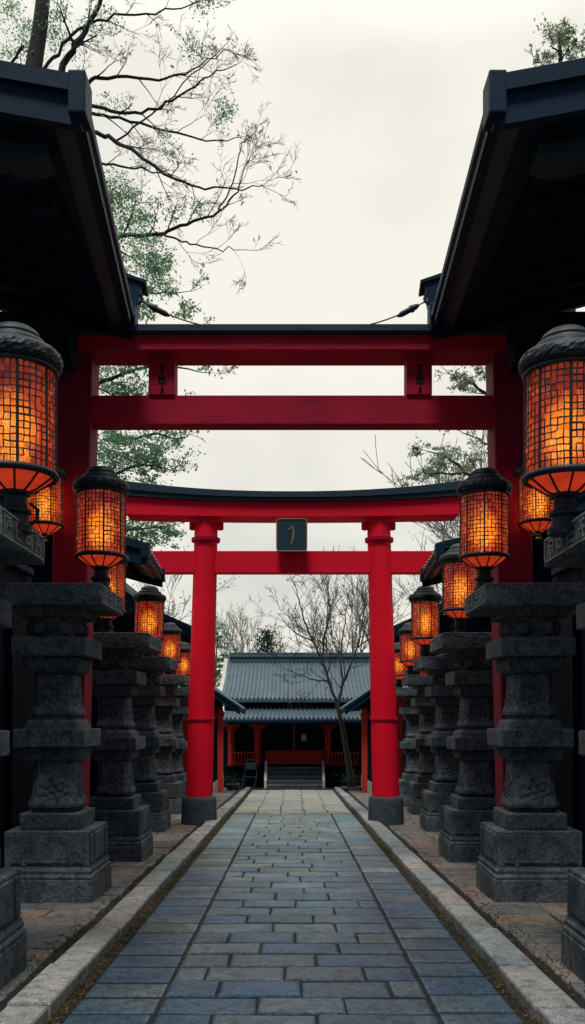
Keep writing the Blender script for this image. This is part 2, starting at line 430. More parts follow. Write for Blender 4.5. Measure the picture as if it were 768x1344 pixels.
def pedestal_parts(root, sx):
    """sx = -1 on the left row: the carved cap face looks towards the path (+x)"""
    st = M['stone']; inn = -sx
    mb = MB()
    mb.box(-.36, .36, -.36, .36, -.05, .188, bev=.012, jit=.003)
    mb.square_loft(0, 0, [(.19, .352, .01), (.20, .356, .012), (.215, .352, .012), (.225, .342, .012), (.25, .346, .012), (.268, .338, .012), (.282, .335, .012)])
    mb.box(-.331, .331, -.331, .331, .283, .558, bev=.012, jit=.003)
    for ax in range(4):                                         # raised rough panels
        for (a, b_) in ((-.29, -.2), (-.165, .165), (.2, .29)):
            if ax == 0: mb.box(a, b_, -.341, -.325, .31, .53, bev=.006)
            elif ax == 1: mb.box(a, b_, .325, .341, .31, .53, bev=.006)
            elif ax == 2: mb.box(.325, .341, a, b_, .31, .53, bev=.006)
            else: mb.box(-.341, -.325, a, b_, .31, .53, bev=.006)
    mb.build('plinth', st, root)
    mb = MB(); mb.box(-.242, .242, -.242, .242, .558, .69, bev=.014, jit=.004); mb.build('step', st, root)
    def shaft(name, z0, z1, wb, wt):
        h = z1 - z0; mb = MB()
        secs = [(z0, wb * .86, wb * .2), (z0 + h * .07, wb * .88, wb * .2), (z0 + h * .10, wb * .99, wb * .25), (z0 + h * .16, wb, wb * .26)]
        for t in (.3, .45, .6, .75, .88):
            w = wb + (wt - wb) * t - .012 * math.sin(t * PI)
            secs.append((z0 + h * t, w, w * .27))
        secs += [(z1 - .012, wt, wt * .26), (z1, wt * .95, wt * .25)]
        mb.square_loft(0, 0, secs)
        s_ = mb.build(name, st, root)
        # low carved flower on the front and the path side
        for side in ('front', 'path'):
            e = MB(); zc = z0 + h * .42; wv = wb + (wt - wb) * .42
            pts = [(0, 0, .026)] + [(.062 * math.cos(2 * PI * k / 6 + .3), .062 * math.sin(2 * PI * k / 6 + .3), .026) for k in range(6)]
            pts += [(.105 * math.cos(2 * PI * k / 7 + .8) , .1 * math.sin(2 * PI * k / 7 + .8), .018) for k in range(7)]
            for u, v, r in pts:
                off = wv - .006 - (wt - wb) / h * 0
                off = wb + (wt - wb) * ((zc + v - z0) / h) - .014
                if side == 'front': e.blob((u, -off, zc + v), (r * 1.25, .019, r), 8, 4)
                else: e.blob((inn * off, u, zc + v), (.019, r * 1.25, r), 8, 4)
            e.build('carved_flower', st, s_, smooth=60)
        return s_
    shaft('lower_shaft', .69, 1.10, .203, .160)
    mb = MB(); mb.square_loft(0, 0, [(1.10, .185, .01), (1.115, .205, .012), (1.125, .215, .012), (1.195, .222, .012), (1.208, .216, .012)])
    mb.box(-.282, .282, -.282, .282, 1.208, 1.355, bev=.012, jit=.003)
    mb.square_loft(0, 0, [(1.355, .225, .02), (1.37, .22, .02), (1.405, .21, .02), (1.43, .19, .03)])
    mb.build('middle_slab', st, root)
    shaft('upper_shaft', 1.43, 1.80, .188, .160)
    mb = MB(); mb.square_loft(0, 0, [(1.80, .175, .02), (1.82, .205, .012), (1.835, .214, .012), (1.915, .225, .012), (1.93, .218, .012)])
    mb.box(-.292, .292, -.292, .292, 1.93, 2.078, bev=.012, jit=.003)
    mb.build('upper_slab', st, root)
    mb = MB()
    mb.square_loft(0, 0, [(2.078, .20, .02), (2.10, .175, .02), (2.2, .17, .02), (2.235, .19, .02), (2.25, .25, .01), (2.312, .265, .01)])
    for u in (-.10, .10):
        for fx, fy in ((0, -1), (1, 0), (-1, 0), (0, 1)):
            c = (u if fy else fx * .178, fy * .178 if fy else u, 2.158)
            mb.blob(c, (.062 if fy else .05, .05 if fy else .062, .062), 12, 8)
    mb.build('bracket', st, root, smooth=40)
    mb = MB()
    x0, x1 = (-.32, .44) if inn > 0 else (-.44, .32)
    mb.box(x0, x1, -.42, .42, 2.312, 2.484, bev=.01, jit=.003)
    cap = mb.build('cap_stone', st, root)
    # carved characters in a sunk frame on the path-facing side
    fx = inn * .4435
    mb = MB()
    def strip(y0, z0, y1, z1, t=.011, d=.008):
        a = Vector((0, y0, z0)); b_ = Vector((0, y1, z1)); dr = (b_ - a)
        if dr.length < 1e-6: return
        dr.normalize(); n = Vector((0, -dr.z, dr.y)) * t / 2
        a2, b2 = a - dr * t * .45, b_ + dr * t * .45
        q = [a2 - n, b2 - n, b2 + n, a2 + n]
        mb.loft([[(fx - inn * .004, p.y, p.z) for p in q], [(fx + inn * d, p.y + (0), p.z) for p in q]])
    ya, yb, za, zb = -.37, .37, 2.335, 2.462
    mp_ = MB(); mp_.box(inn * .437, inn * .443, -.385, .385, 2.325, 2.472); mp_.build('lit_side_plate', M['stone_mid'], cap)  # plate added in paler stone: painted light on the path-facing cap side
    for (p, q_) in (((ya, za), (yb, za)), ((yb, za), (yb, zb)), ((yb, zb), (ya, zb)), ((ya, zb), (ya, za))):
        strip(p[0], p[1], q_[0], q_[1], .012)
    order = [0, 1, 2, 3] if sx < 0 else [3, 5, 2, 4]
    for k, g in enumerate(order):
        for (u0, v0, u1, v1) in GLYPHS[g]:
            cw = .125; cy = (-.33 + k * .172) if sx < 0 else (-.33 + k * .172)
            strip(cy + u0 * cw, za + .022 + v0 * .083, cy + u1 * cw, za + .022 + v1 * .083, .014, .009)
    mb.build('inscription', M['stone_cut'], cap)
    # wave relief on the front of the cap
    e = MB(); rr = random.Random(3)
    for k in range(5):
        cx = -.25 + k * .145 - (.04 if inn < 0 else -.04) * 0
        pts = [(cx + (.012 + .0075 * t) * math.cos(t * .75 + k), -.421, 2.398 + (.008 + .0042 * t) * math.sin(t * .75 + k)) for t in range(12)]
        e.tube(pts, .006, 5)
    e.build('wave_carving', st, cap, smooth=60)

PED_L = [(1.82, 4.53, .965), (1.91, 7.15, 1.0), (1.90, 9.42, .96), (2.12, 12.41, .975), (2.27, 15.25, .96), (2.37, 17.5, .95)]
PED_R = [(1.86, 4.60, .965), (1.93, 7.15, 1.0), (1.97, 9.42, .96), (2.20, 12.41, .975), (2.38, 15.25, .96), (2.44, 17.5, .95)]
PED_LAB_L = ['nearest left stone pedestal, cut by the photo edge, with large carved characters on its cap',
             'second stone pedestal on the left, fully in view, before the dark red gate pillar',
             'third left stone pedestal, just behind the dark red gate pillar',
             'fourth stone pedestal on the left, below the small side roof tip',
             'fifth left stone pedestal, last but one before the bright red pillar',
             'farthest stone pedestal on the left, smallest and closest to the bright red pillar']
PED_LAB_R = ['nearest right stone pedestal, cut by the photo edge, with large carved characters on its cap',
             'second stone pedestal on the right, fully in view, before the dark red gate pillar',
             'third stone pedestal on the right, just behind the dark red gate pillar',
             'fourth stone pedestal on the right, below the small side roof tip',
             'fifth right stone pedestal, last but one before the bright red pillar',
             'farthest stone pedestal on the right, smallest and closest to the bright red pillar']
for sx, peds, labs, grp in ((-1, PED_L, PED_LAB_L, 'stone pedestals left of the path'), (1, PED_R, PED_LAB_R, 'stone pedestals right of the path')):
    x, y, s = peds[0]
    proto = thing('stone_pedestal', labs[0], 'stone pedestal', (0, 0, 0), grp)
    pedestal_parts(proto, sx)
    for (x, y, s), lab in list(zip(peds, labs))[1:]:
        copy_thing(proto, (sx * x, y, gz(y)), s, lab)
    x, y, s = peds[0]
    proto.location = (sx * x, y, gz(y)); proto.scale = (s, s, s)

# ------------------------------------------------------------------ lanterns
def lantern_parts(root, hanging=False):
    rr = random.Random(11)
    if not hanging:
        mb = MB(); mb.lathe([(.085, -.01), (.085, .02), (.07, .03), (.065, .075), (.08, .085), (.08, .10), (.06, .112), (.055, .165), (.075, .175), (.075, .19)], 20)
        mb.tube([(.07, .0, .03), (.105, .0, .06), (.11, 0, .11), (.07, 0, .14)], .009, 6)
        mb.build('stem', M['iron'], root, smooth=35)
    else:
        mb = MB(); mb.lathe([(.045, .09), (.05, .10), (.03, .125), (.035, .14), (.02, .16), (.03, .19)], 14); mb.build('finial', M['iron'], root, smooth=35)
    N = 40; R = .192; z0, z1 = .288, .778; rows = 15
    # lower glass dish
    mb = MB(); mb.lathe([(.062, .188), (.10, .205), (.15, .24), (.186, .268)], 32, cap=False); mb.build('base_glass', M['pan'], root, smooth=180)
    mb = MB()
    for k in range(10):
        a = 2 * PI * (k + .4) / 10
        mb.tube([(r * math.cos(a), r * math.sin(a), z) for r, z in ((.06, .183), (.10, .20), (.15, .235), (.188, .262))], .006, 5)
    mb.build('base_ribs', M['iron'], root)
    # nodes of the wire net, slightly uneven
    node = {}
    for r in range(rows + 1):
        for i in range(N):
            da = rr.gauss(0, .007) if 0 < r < rows else 0
            dz = rr.gauss(0, .0018) if 0 < r < rows else 0
            a = 2 * PI * i / N + da + .006 * math.sin(r * .8 + i * .3)
            node[r, i] = (a, z0 + (z1 - z0) * r / rows + dz)
    P = lambda r, i, rad: (rad * math.cos(node[r, i % N][0]), rad * math.sin(node[r, i % N][0]), node[r, i % N][1])
    mb = MB()
    r_skip = set()
    for r in range(rows):
        for i in range(N):
            j = i + 1
            c = [Vector(P(r, i, R)), Vector(P(r, j, R)), Vector(P(r + 1, j, R)), Vector(P(r + 1, i, R))]
            mb.add(c, [(0, 1, 2, 3)])
    mb.build('mosaic_glass', M['glow'], root, recalc=False)
    mb = MB()
    def wire(p, q, w, horiz):
        p = Vector(p); q = Vector(q)
        n = Vector((p.x + q.x, p.y + q.y, 0)).normalized()
        d = (q - p).normalized(); s = n.cross(d) * w
        o = n * .003
        mb.add([p - s, q - s, q - s + o, p - s + o, p + s, q + s, q + s + o, p + s + o], [(3, 2, 6, 7), (0, 1, 2, 3), (4, 7, 6, 5)])
    for r in range(1, rows):
        for i in range(N):
            if rr.random() < .88: wire(P(r, i, R + .001), P(r, i + 1, R + .001), rr.uniform(.0022, .0038), True)
    for i in range(N):
        for r in range(rows):
            if i % 5 == 0: continue
            if rr.random() < .85: wire(P(r, i, R + .001), P(r + 1, i, R + .001), rr.uniform(.0022, .0038), False)
    for k in range(9):                                          # little doubled squares in the net
        r, i = rr.randrange(1, rows - 2), rr.randrange(N)
        for a, b_ in (((r, i), (r, i + 2)), ((r + 1, i), (r + 1, i + 2)), ((r, i), (r + 1, i)), ((r, i + 2), (r + 1, i + 2))):
            wire(P(*a, R + .002), P(*b_, R + .002), .005, True)
    mb.build('wire_net', M['iron'], root, recalc=False)
    mb = MB()
    for k in range(8):
        a = 2 * PI * (k * 5) / N + .01
        mb.tube([((R + .004) * math.cos(a), (R + .004) * math.sin(a), z) for z in (.27, .5, .79)], .0075, 6)
    for z, r, t in ((.272, .194, .019), (.785, .196, .016)):
        ring = [((r) * math.cos(2 * PI * i / 40), r * math.sin(2 * PI * i / 40), z) for i in range(41)]
        mb.tube(ring, t, 8)
    mb.build('frame', M['iron'], root, smooth=50)
    # crown: knurled collar, shoulders, cap
    mb = MB(); n = 88
    prof = [(.19, .79), (.212, .797), (.222, .81), (.227, .824), (.229, .838), (.227, .852), (.222, .866), (.208, .882), (.185, .885)]
    rings = []
    for q, (r, z) in enumerate(prof):
        amp = .0042 if 1 <= q <= 6 else 0
        rad = [r + amp * rr.uniform(-1, 1) for i in range(n)]
        rings.append([(rad[i] * math.cos(2 * PI * i / n), rad[i] * math.sin(2 * PI * i / n), z + amp * .4 * rr.uniform(-1, 1)) for i in range(n)])
    mb.loft(rings, cap=False); col = mb.build('collar', M['iron'], root)
    mb = MB(); mb.lathe([(.185, .872), (.19, .888), (.165, .898), (.16, .915), (.152, .922), (.148, .928), (.128, .934), (.122, .945), (.124, .955), (.112, .975), (.085, .995), (.045, 1.006), (.01, 1.008)], 32)
    mb.build('dome', M['iron'], root, smooth=30)
    mb = MB()
    for k in (.42, .6, .78, .95, 1.1): mb.blob((0, 0, .50), (.105 * k, .105 * k, .17 * k), 20, 12)
    mb.build('bulb', M['core'], root, smooth=180)
    pl_ = bpy.data.lights.new('lamp', 'POINT'); pl_.energy = 6.0; pl_.color = (1.0, .42, .10); pl_.shadow_soft_size = .08
    lo = bpy.data.objects.new('lamp', pl_); COL.objects.link(lo); lo.parent = root; lo.location = (0, 0, .5)
    if hanging:
        mb = MB(); z = 1.0
        while z < 2.15:
            k = int(round((z - 1) / .045)); ring = []
            for i in range(9):
                a = 2 * PI * i / 8; u, w = .011 * math.cos(a), .028 * math.sin(a)
                ring.append((u, 0, z + w) if k % 2 else (0, u, z + w))
            mb.tube(ring, .0035, 4); z += .045
        mb.build('chain', M['iron'], root)

def ped_top(p): return gz(p[1]) + 2.484 * p[2]
LAN_L = [(-1.425, 4.50, 2.40, 1.04), (-1.565, 7.15, 2.474, 1.0), (-2.00, 9.42, None, .98), (-2.04, 12.41, None, 1.02), (-2.13, 15.25, None, .92), (-2.17, 17.5, None, .90)]
LAN_R = [(1.415, 4.55, 2.40, 1.04), (1.565, 7.15, 2.474, .98), (1.80, 9.42, None, .98), (1.88, 12.41, None, 1.02), (2.05, 15.25, None, .92), (2.12, 17.5, None, .90)]
LAB_L = ['largest glowing orange lantern at the left edge, standing on the nearest left pedestal',
         'glowing orange lantern on the second left pedestal, in front of the dark red pillar',
         'glowing orange lantern on the third left pedestal, half hidden behind the lantern before it',
         'glowing orange lantern on the fourth left pedestal, under the small side roof tip',
         'small glowing lantern on the fifth left pedestal, partly behind a larger lantern',
         'smallest glowing lantern on the left, next to the bright red gate pillar']
LAB_R = ['largest glowing orange lantern at the right edge, standing on the nearest right pedestal',
         'glowing orange lantern on the second right pedestal, in front of the dark red pillar',
         'glowing orange lantern on the third right pedestal, overlapped by the lantern before it',
         'glowing orange lantern on the fourth right pedestal, under the small side roof tip',
         'small glowing lantern on the fifth right pedestal, partly behind a larger lantern',
         'smallest glowing lantern on the right, next to the bright red gate pillar']
lp = thing('mosaic_lantern', LAB_L[0], 'lantern', (0, 0, 0), 'lit lanterns on the stone pedestals')
lantern_parts(lp)
for lans, peds, labs in ((LAN_L, PED_L, LAB_L), (LAN_R, PED_R, LAB_R)):
    for i, ((x, y, z, s), lab) in enumerate(zip(lans, labs)):
        if z is None: z = ped_top(peds[i])
        rot = (.35, 1.1, 2.3, .8, 1.7, 2.9)[i] + (0.25 if x > 0 else 0)
        if lp.location.y == 0 and i == 0 and x < 0: continue
        copy_thing(lp, (x, y, z), s, lab, rot)
lp.location = (LAN_L[0][0], LAN_L[0][1], LAN_L[0][2]); lp.scale = (1.04,) * 3; lp.rotation_euler = (0, 0, .35)
hp = thing('hanging_lantern', 'small glowing lantern hanging behind the largest left lantern, left of the dark red pillar', 'lantern', (0, 0, 0), 'hanging lanterns under the front eaves')
lantern_parts(hp, True)
copy_thing(hp, (2.13, 7.6, 3.0 - .10), .80, 'small glowing lantern hanging behind the largest right lantern, right of the dark red pillar', 1.2)
hp.location = (-2.15, 7.6, 2.98 - .10); hp.scale = (.80,) * 3; hp.rotation_euler = (0, 0, .6)

# ------------------------------------------------------------------ torii gates
front = thing('front_torii', 'large dark crimson gate with square pillars and straight beams, nearest the viewer', 'torii gate', (0, 7.9, 0))
Y0 = 7.9
for sx in (-1, 1):
    mb = MB()
    r = []
    for t in range(7):
        z = 4.66 * t / 6
        xi = 1.885 - .11 * z / 4.66; xo = xi + .31
        c = .012
        a, b_ = sorted((sx * xi, sx * xo))
        r.append([(a + c, -.14, z), (b_ - c, -.14, z), (b_, -.14 + c, z), (b_, .17 - c, z), (b_ - c, .17, z), (a + c, .17, z), (a, .17 - c, z), (a, -.14 + c, z)])
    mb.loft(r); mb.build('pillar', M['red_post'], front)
    mb = MB(); a, b_ = sorted((sx * 1.84, sx * 2.26)); mb.box(a, b_, -.21, .24, -.03, .22, bev=.02); mb.build('footing', M['footing'], front)
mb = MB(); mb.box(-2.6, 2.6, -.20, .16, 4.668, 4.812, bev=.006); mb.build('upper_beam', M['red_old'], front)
mb = MB()
mb.loft([[(x, -.25, 4.815), (x, -.25, 4.87), (x, -.02, 4.93), (x, .21, 4.87), (x, .21, 4.815)] for x in (-2.75, -1, 1, 2.75)])
mb.box(-2.72, 2.72, -.23, .19, 4.80, 4.816); mb.build('beam_cap', M['slate'], front)
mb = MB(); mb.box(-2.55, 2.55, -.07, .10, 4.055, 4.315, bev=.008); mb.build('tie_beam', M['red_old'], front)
MARKS = [[(-.2, 1, .45, 1.0), (.15, 1, .15, 0), (-.35, .55, .15, .55), (.15, .0, -.15, .0), (-.3, .85, -.3, .7)],
         [(-.5, 1, -.5, 0), (.5, 1, .5, .1), (-.5, .5, .5, .5), (0, 1, 0, 0), (-.5, 0, .4, 0), (-.25, .75, .25, .75)],
         [(-.05, 1, .15, .6), (.1, .6, .1, .1), (-.3, .1, .3, .1), (-.2, .5, .1, .5)]]
for x0, x1 in ((-1.284, -1.05), (1.02, 1.245)):
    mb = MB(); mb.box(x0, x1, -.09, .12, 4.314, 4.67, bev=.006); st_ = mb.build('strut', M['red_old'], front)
    mb = MB(); cx = (x0 + x1) / 2 + .005
    for g, zc, h, w in ((0, 4.535, .075, .045), (1, 4.445, .062, .055), (2, 4.36, .05, .04)):
        for (u0, v0, u1, v1) in MARKS[g]:
            a = Vector((cx + u0 * w, 0, zc + (v0 - .5) * h)); b2 = Vector((cx + u1 * w, 0, zc + (v1 - .5) * h))
            d = (b2 - a).normalized(); n = Vector((-d.z, 0, d.x)) * .0075
            a -= d * .006; b2 += d * .006
            q = [a - n, b2 - n, b2 + n * .7, a + n]
            mb.loft([[(p.x, -.088, p.z) for p in q], [(p.x, -.094, p.z) for p in q]])
    mb.build('carved_marks', M['ink'], st_)

rear = thing('far_torii', 'bright vermilion gate with round pillars, curved top beam and a dark plaque', 'torii gate', (0, 13.27, EYE * (1 - 1.118))); rear.scale = (1.118,) * 3
def lean_ring(bx, z, r, n=32, tx=None):
    cx = bx + (tx - bx) * (z - .36) / 3.79
    return [(cx + r * math.cos(2 * PI * i / n), r * math.sin(2 * PI * i / n), z) for i in range(n)]
for sx in (-1, 1):
    bx, tx = sx * 1.265, sx * 1.165
    mb = MB(); mb.loft([lean_ring(bx, z, .182 - .026 * (z - .36) / 3.79, tx=tx) for z in (.34, 1, 1.7, 2.4, 3.1, 3.7, 4.16)])
    p = mb.build('pillar', M['red'], rear, smooth=50)
    mb = MB(); mb.loft([lean_ring(bx, z, r, tx=tx) for z, r in ((1.385, .168), (1.39, .19), (1.42, .19), (1.425, .168))]); mb.build('band', M['red_old'], p, smooth=40)
    mb = MB(); mb.loft([lean_ring(bx, z, r, tx=tx) for z, r in ((3.80, .15), (3.805, .192), (3.85, .196), (3.855, .15))]); mb.build('collar', M['red_old'], p, smooth=40)
    for s2 in (-1, 1):
        cx = tx + s2 * .185
        mb = MB(); mb.lathe([(.03, -.055), (.047, -.045), (.047, .045), (.03, .055)], 14, (cx, 0, 4.02)); mb.box(min(cx, tx + s2 * .1), max(cx, tx + s2 * .1), -.03, .03, 3.99, 4.05)
        mb.build('wedge_knob', M['red'], p, smooth=40)
    mb = MB(); mb.loft([lean_ring(bx, z, r, tx=bx) for z, r in ((-.04, .243), (.0, .243), (.30, .236), (.345, .232), (.365, .215))]); mb.build('footing', M['drum'], rear, smooth=40)
def curved(mb, X, y0, y1, zb, ab, zt, at_, n=24, peak=0.0, slant=.06):
    rings = []
    for i in range(n + 1):
        u = -1 + 2 * i / n; c = abs(u) ** 2.2
        xb, xt = u * X, u * (X + slant)
        if peak: rings.append([(xb, y0, zb + ab * c), (xt, y0, zt + at_ * c), (xt, (y0 + y1) / 2, zt + peak + at_ * c), (xt, y1, zt + at_ * c), (xb, y1, zb + ab * c)])
        else: rings.append([(xb, y0, zb + ab * c), (xt, y0, zt + at_ * c), (xt, y1, zt + at_ * c), (xb, y1, zb + ab * c)])
    mb.loft(rings)
mb = MB(); curved(mb, 2.22, -.20, .21, 4.108, .03, 4.30, .08); mb.build('top_beam', M['red'], rear)
mb = MB(); curved(mb, 2.30, -.245, .255, 4.302, .085, 4.345, .12, slant=.02); curved(mb, 2.34, -.27, .28, 4.348, .122, 4.425, .16, peak=.07, slant=.04); mb.build('roof_cap', M['slate'], rear)
mb = MB(); mb.box(-2.05, 2.05, -.075, .085, 3.375, 3.672, bev=.008); mb.build('tie_beam', M['red'], rear)
# plaque with a bronze rim and brush character
def rrect(w, h, r, y, cx, cz, n=6):
    out = []
    for qx, qz, a0 in ((1, 1, 0), (-1, 1, PI / 2), (-1, -1, PI), (1, -1, 1.5 * PI)):
        for k in range(n + 1):
            a = a0 + PI / 2 * k / n
            out.append((cx + qx * (w - r) + r * math.cos(a), y, cz + qz * (h - r) + r * math.sin(a)))
    return out
pc = at(382.5, 702.5, 11.6); pcx, pcz = pc.x, pc.z
mb = MB(); mb.loft([rrect(.2, .215, .04, -.17, pcx, pcz), rrect(.2, .215, .04, -.285, pcx, pcz)]); pl = mb.build('plaque', M['plaque'], rear)
mb = MB(); o_ = rrect(.198, .213, .04, -.29, pcx, pcz); o_.append(o_[0]); mb.tube([(p[0], -.286, p[2]) for p in o_], .0085, 6); mb.build('plaque_rim', M['bronze'], pl)
mb = MB()
def brush(pts, ws):
    L_, R_ = [], []
    for i, (p, w) in enumerate(zip(pts, ws)):
        a = Vector(pts[max(0, i - 1)]); b_ = Vector(pts[min(len(pts) - 1, i + 1)]); d = (b_ - a).normalized(); n = Vector((-d.y, d.x)) * w
        L_.append((p[0] + n.x, p[1] + n.y)); R_.append((p[0] - n.x, p[1] - n.y))
    q = L_ + R_[::-1]
    mb.loft([[(pcx + x, -.28, pcz + z) for x, z in q], [(pcx + x, -.293, pcz + z) for x, z in q]])
brush([(-.045, .075), (-.02, .085), (.015, .115), (.02, .125)], [.004, .010, .012, .003])
brush([(-.045, .062), (-.02, .078), (.01, .09), (.02, .095)], [.003, .006, .009, .006])
brush([(.02, .10), (.022, .04), (.018, -.03), (.005, -.09), (-.02, -.135)], [.009, .010, .011, .010, .003])
mb.build('plaque_character', M['bronze'], pl)

# ------------------------------------------------------------------ side halls
def gable_hall(label, sx, ye0, xe0, ye1, xe1, H, pitch, ridge, wall_x, group, detail=False, base=0.0, posts=(), thick=.11, plaster=False, post_x=None):
    t = thing('side_hall', label, 'hall', (sx * ridge, ye0, base), group)
    def B(mb, name, mat, **k):
        mb.v = [(x - sx * ridge, y - ye0, z - base) for x, y, z in mb.v]
        return mb.build(name, mat, t, **k)
    zr = H + pitch * (ridge - (xe0 + xe1) / 2)
    far = 2 * ridge - (xe0 + xe1) / 2
    def sec(xe, yv, dz=0):
        k = 7; top = []; 
        for i in range(k + 1):
            u = i / k; x = xe + (ridge - xe) * u
            top.append((x, H + (zr - H) * (u ** 1.0) - .10 * math.sin(PI * u) * (.6 if detail else 1) + dz))
        for i in range(1, k + 1):
            u = 1 - i / k; x = far - (far - ridge) * u
            top.append((x, H + (zr - H) * u - .10 * math.sin(PI * u) * (.6 if detail else 1) + dz))
        return top
    mb = MB()
    a, b_ = sec(xe0, ye0), sec(xe1, ye1)
    ring = lambda s, yv: [(sx * x, yv, z) for x, z in s] + [(sx * x, yv, z - thick) for x, z in s[::-1]]
    mb.loft([ring(a, ye0), ring(b_, ye1)]); rf = B(mb, 'roof', M['roof_dark'])
    # tile rolls running up the slope
    mb = MB(); n = int((ye1 - ye0) / .24)
    for i in range(n + 1):
        u = (i + .5) / (n + 1); yv = ye0 + (ye1 - ye0) * u
        mb.tube([(sx * (pa[0] * (1 - u) + pb[0] * u), yv, pa[1] + .02) for pa, pb in zip(a, b_)], .045, 6)
    mb.box(sx * (ridge - .14), sx * (ridge + .14), ye0 + .02, ye1 - .02, zr - .02, zr + .22, bev=.03)
    B(mb, 'roof_tiles', M['tile'] if not detail else M['slate'], smooth=50)
    # stepped eave moulding
    mb = MB()
    e0 = Vector((sx * xe0, ye0, H)); e1 = Vector((sx * xe1, ye1, H))
    k = 1.0 if detail else .8
    for ox, oz, r in ((.0, -.012, .032), (.055, -.05, .034), (.115, -.075, .03)):
        mb.tube([e0 + Vector((sx * ox * k, -.01, oz * k)), e1 + Vector((sx * ox * k, .01, oz * k))], r * k, 8)
    q = lambda e, dy: [(e.x - sx * .0, e.y + dy, e.z - .01), (e.x + sx * .17 * k, e.y + dy, e.z - .01), (e.x + sx * .17 * k, e.y + dy, e.z - .125 * k), (e.x + sx * .11 * k, e.y + dy, e.z - .125 * k), (e.x, e.y + dy, e.z - .05 * k)]
    mb.loft([q(e0, 0), q(e1, 0)]); B(mb, 'eave_moulding', M['eave'], smooth=35)
    # verge boards on the gable towards the viewer, and the far one
    for yv, s_, dy in ((ye0, a, -1), (ye1, b_, 1)):
        mb = MB()
        def vr(x, z, h0, h1, d): return [(sx * x, yv + dy * .0, z + h0), (sx * x, yv + dy * d, z + h0), (sx * x, yv + dy * d, z + h1), (sx * x, yv, z + h1)]
        mb.loft([vr(x, z, -.02, .075, .09) for x, z in s_]); mb.loft([vr(x, z, -.19, -.022, .055) for x, z in s_])
        B(mb, 'verge_board', M['roof_dark'])
        mb = MB(); x, z = s_[0]
        if detail: mb.box(sx * (x - .04), sx * (x + .06), yv + dy * .11, yv - dy * .06, z - .15, z + .09, bev=.012)
        else: mb.box(sx * (x - .03), sx * (x + .07), yv + dy * .10, yv - dy * .05, z - .11, z + .07, bev=.012)
        B(mb, 'corner_tile', M['roof_dark'])
    # soffit rafters
    mb = MB(); n = int((ye1 - ye0) / .3)
    for i in range(n):
        yv = ye0 + .2 + i * (ye1 - ye0 - .3) / max(1, n - 1)
        u = (yv - ye0) / (ye1 - ye0); xe = xe0 + (xe1 - xe0) * u
        s_ = sec(xe, yv, -thick - .002)[:8]
        mb.loft([[(sx * x, yv - .03, z), (sx * x, yv + .03, z), (sx * x, yv + .03, z - .06), (sx * x, yv - .03, z - .06)] for x, z in s_[1:]])
    B(mb, 'rafters', M['wood_dark'])
    if detail:
        mb = MB(); mb.box(sx * 1.52, sx * 1.58, 5.40, 7.58, 4.865, 5.0, bev=.01); B(mb, 'purlin', M['wood_dark'])
        mb = MB()
        prof = [(1.455, 4.86), (1.455, 4.80), (1.475, 4.775), (1.52, 4.757), (1.70, 4.762), (1.74, 4.79), (3.9, 4.79), (3.9, 4.95), (1.50, 4.95), (1.47, 4.93)]
        mb.loft([[(sx * x, 5.20, z) for x, z in prof], [(sx * x, 5.40, z) for x, z in prof]]); B(mb, 'bracket_beam', M['slate'])
        mb = MB(); mb.box(sx * 1.86, sx * 3.9, 7.32, 7.58, 4.42, 4.83, bev=.01); B(mb, 'cross_beam', M['wood_dark'])
    if not detail:
        mb = MB(); mb.box(sx * (xe0 + .38), sx * (xe0 + .5), ye0 + .2, ye1 - .2, H - .06, H + .06, bev=.008); B(mb, 'purlin', M['wood_brown'])
    # body: boarded walls
    wy0, wy1 = ye0 + .42, ye1 - .1
    mb = MB(); zt = H + pitch * (wall_x - (xe0 + xe1) / 2) - thick - .1
    mb.box(sx * wall_x, sx * (2 * ridge - wall_x), wy0, wy1, base - .1, zt)
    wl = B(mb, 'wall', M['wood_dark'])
    mb = MB(); yv = wy0 + .02
    while yv < wy1 - .04:
        mb.box(sx * (wall_x - .025), sx * (wall_x - .002), yv, yv + .035, base + .3, zt - .1); yv += .085
    x = wall_x + .03
    while x < 2 * ridge - wall_x - .05:
        mb.box(sx * x, sx * (x + .04), wy0 - .025, wy0 - .002, base + .3, zt - .1); x += .11
    mb.v = [(x - sx * ridge, y - ye0, z - base) for x, y, z in mb.v]
    mb.build('wall_slats', M['wood_dark'], wl)
    for (xp, yp) in posts:
        mb = MB(); mb.box(sx * (xp - .085), sx * (xp + .085), yp - .085, yp + .085, base - .05, H + .02, bev=.012)
        B(mb, 'post', M['red_dull'])
    if plaster:
        mb = MB(); mb.box(sx * (wall_x - .06), sx * (wall_x - .03), wy0 - .06, wy1, base, base + .42, bev=.01); B(mb, 'plaster_base', M['plaster'])
        mb = MB(); mb.box(sx * (wall_x - .09), sx * (wall_x - .02), wy0 + .1, wy1 - .05, H - .28, H - .12, bev=.01); B(mb, 'lintel', M['red_dull'])
    return t

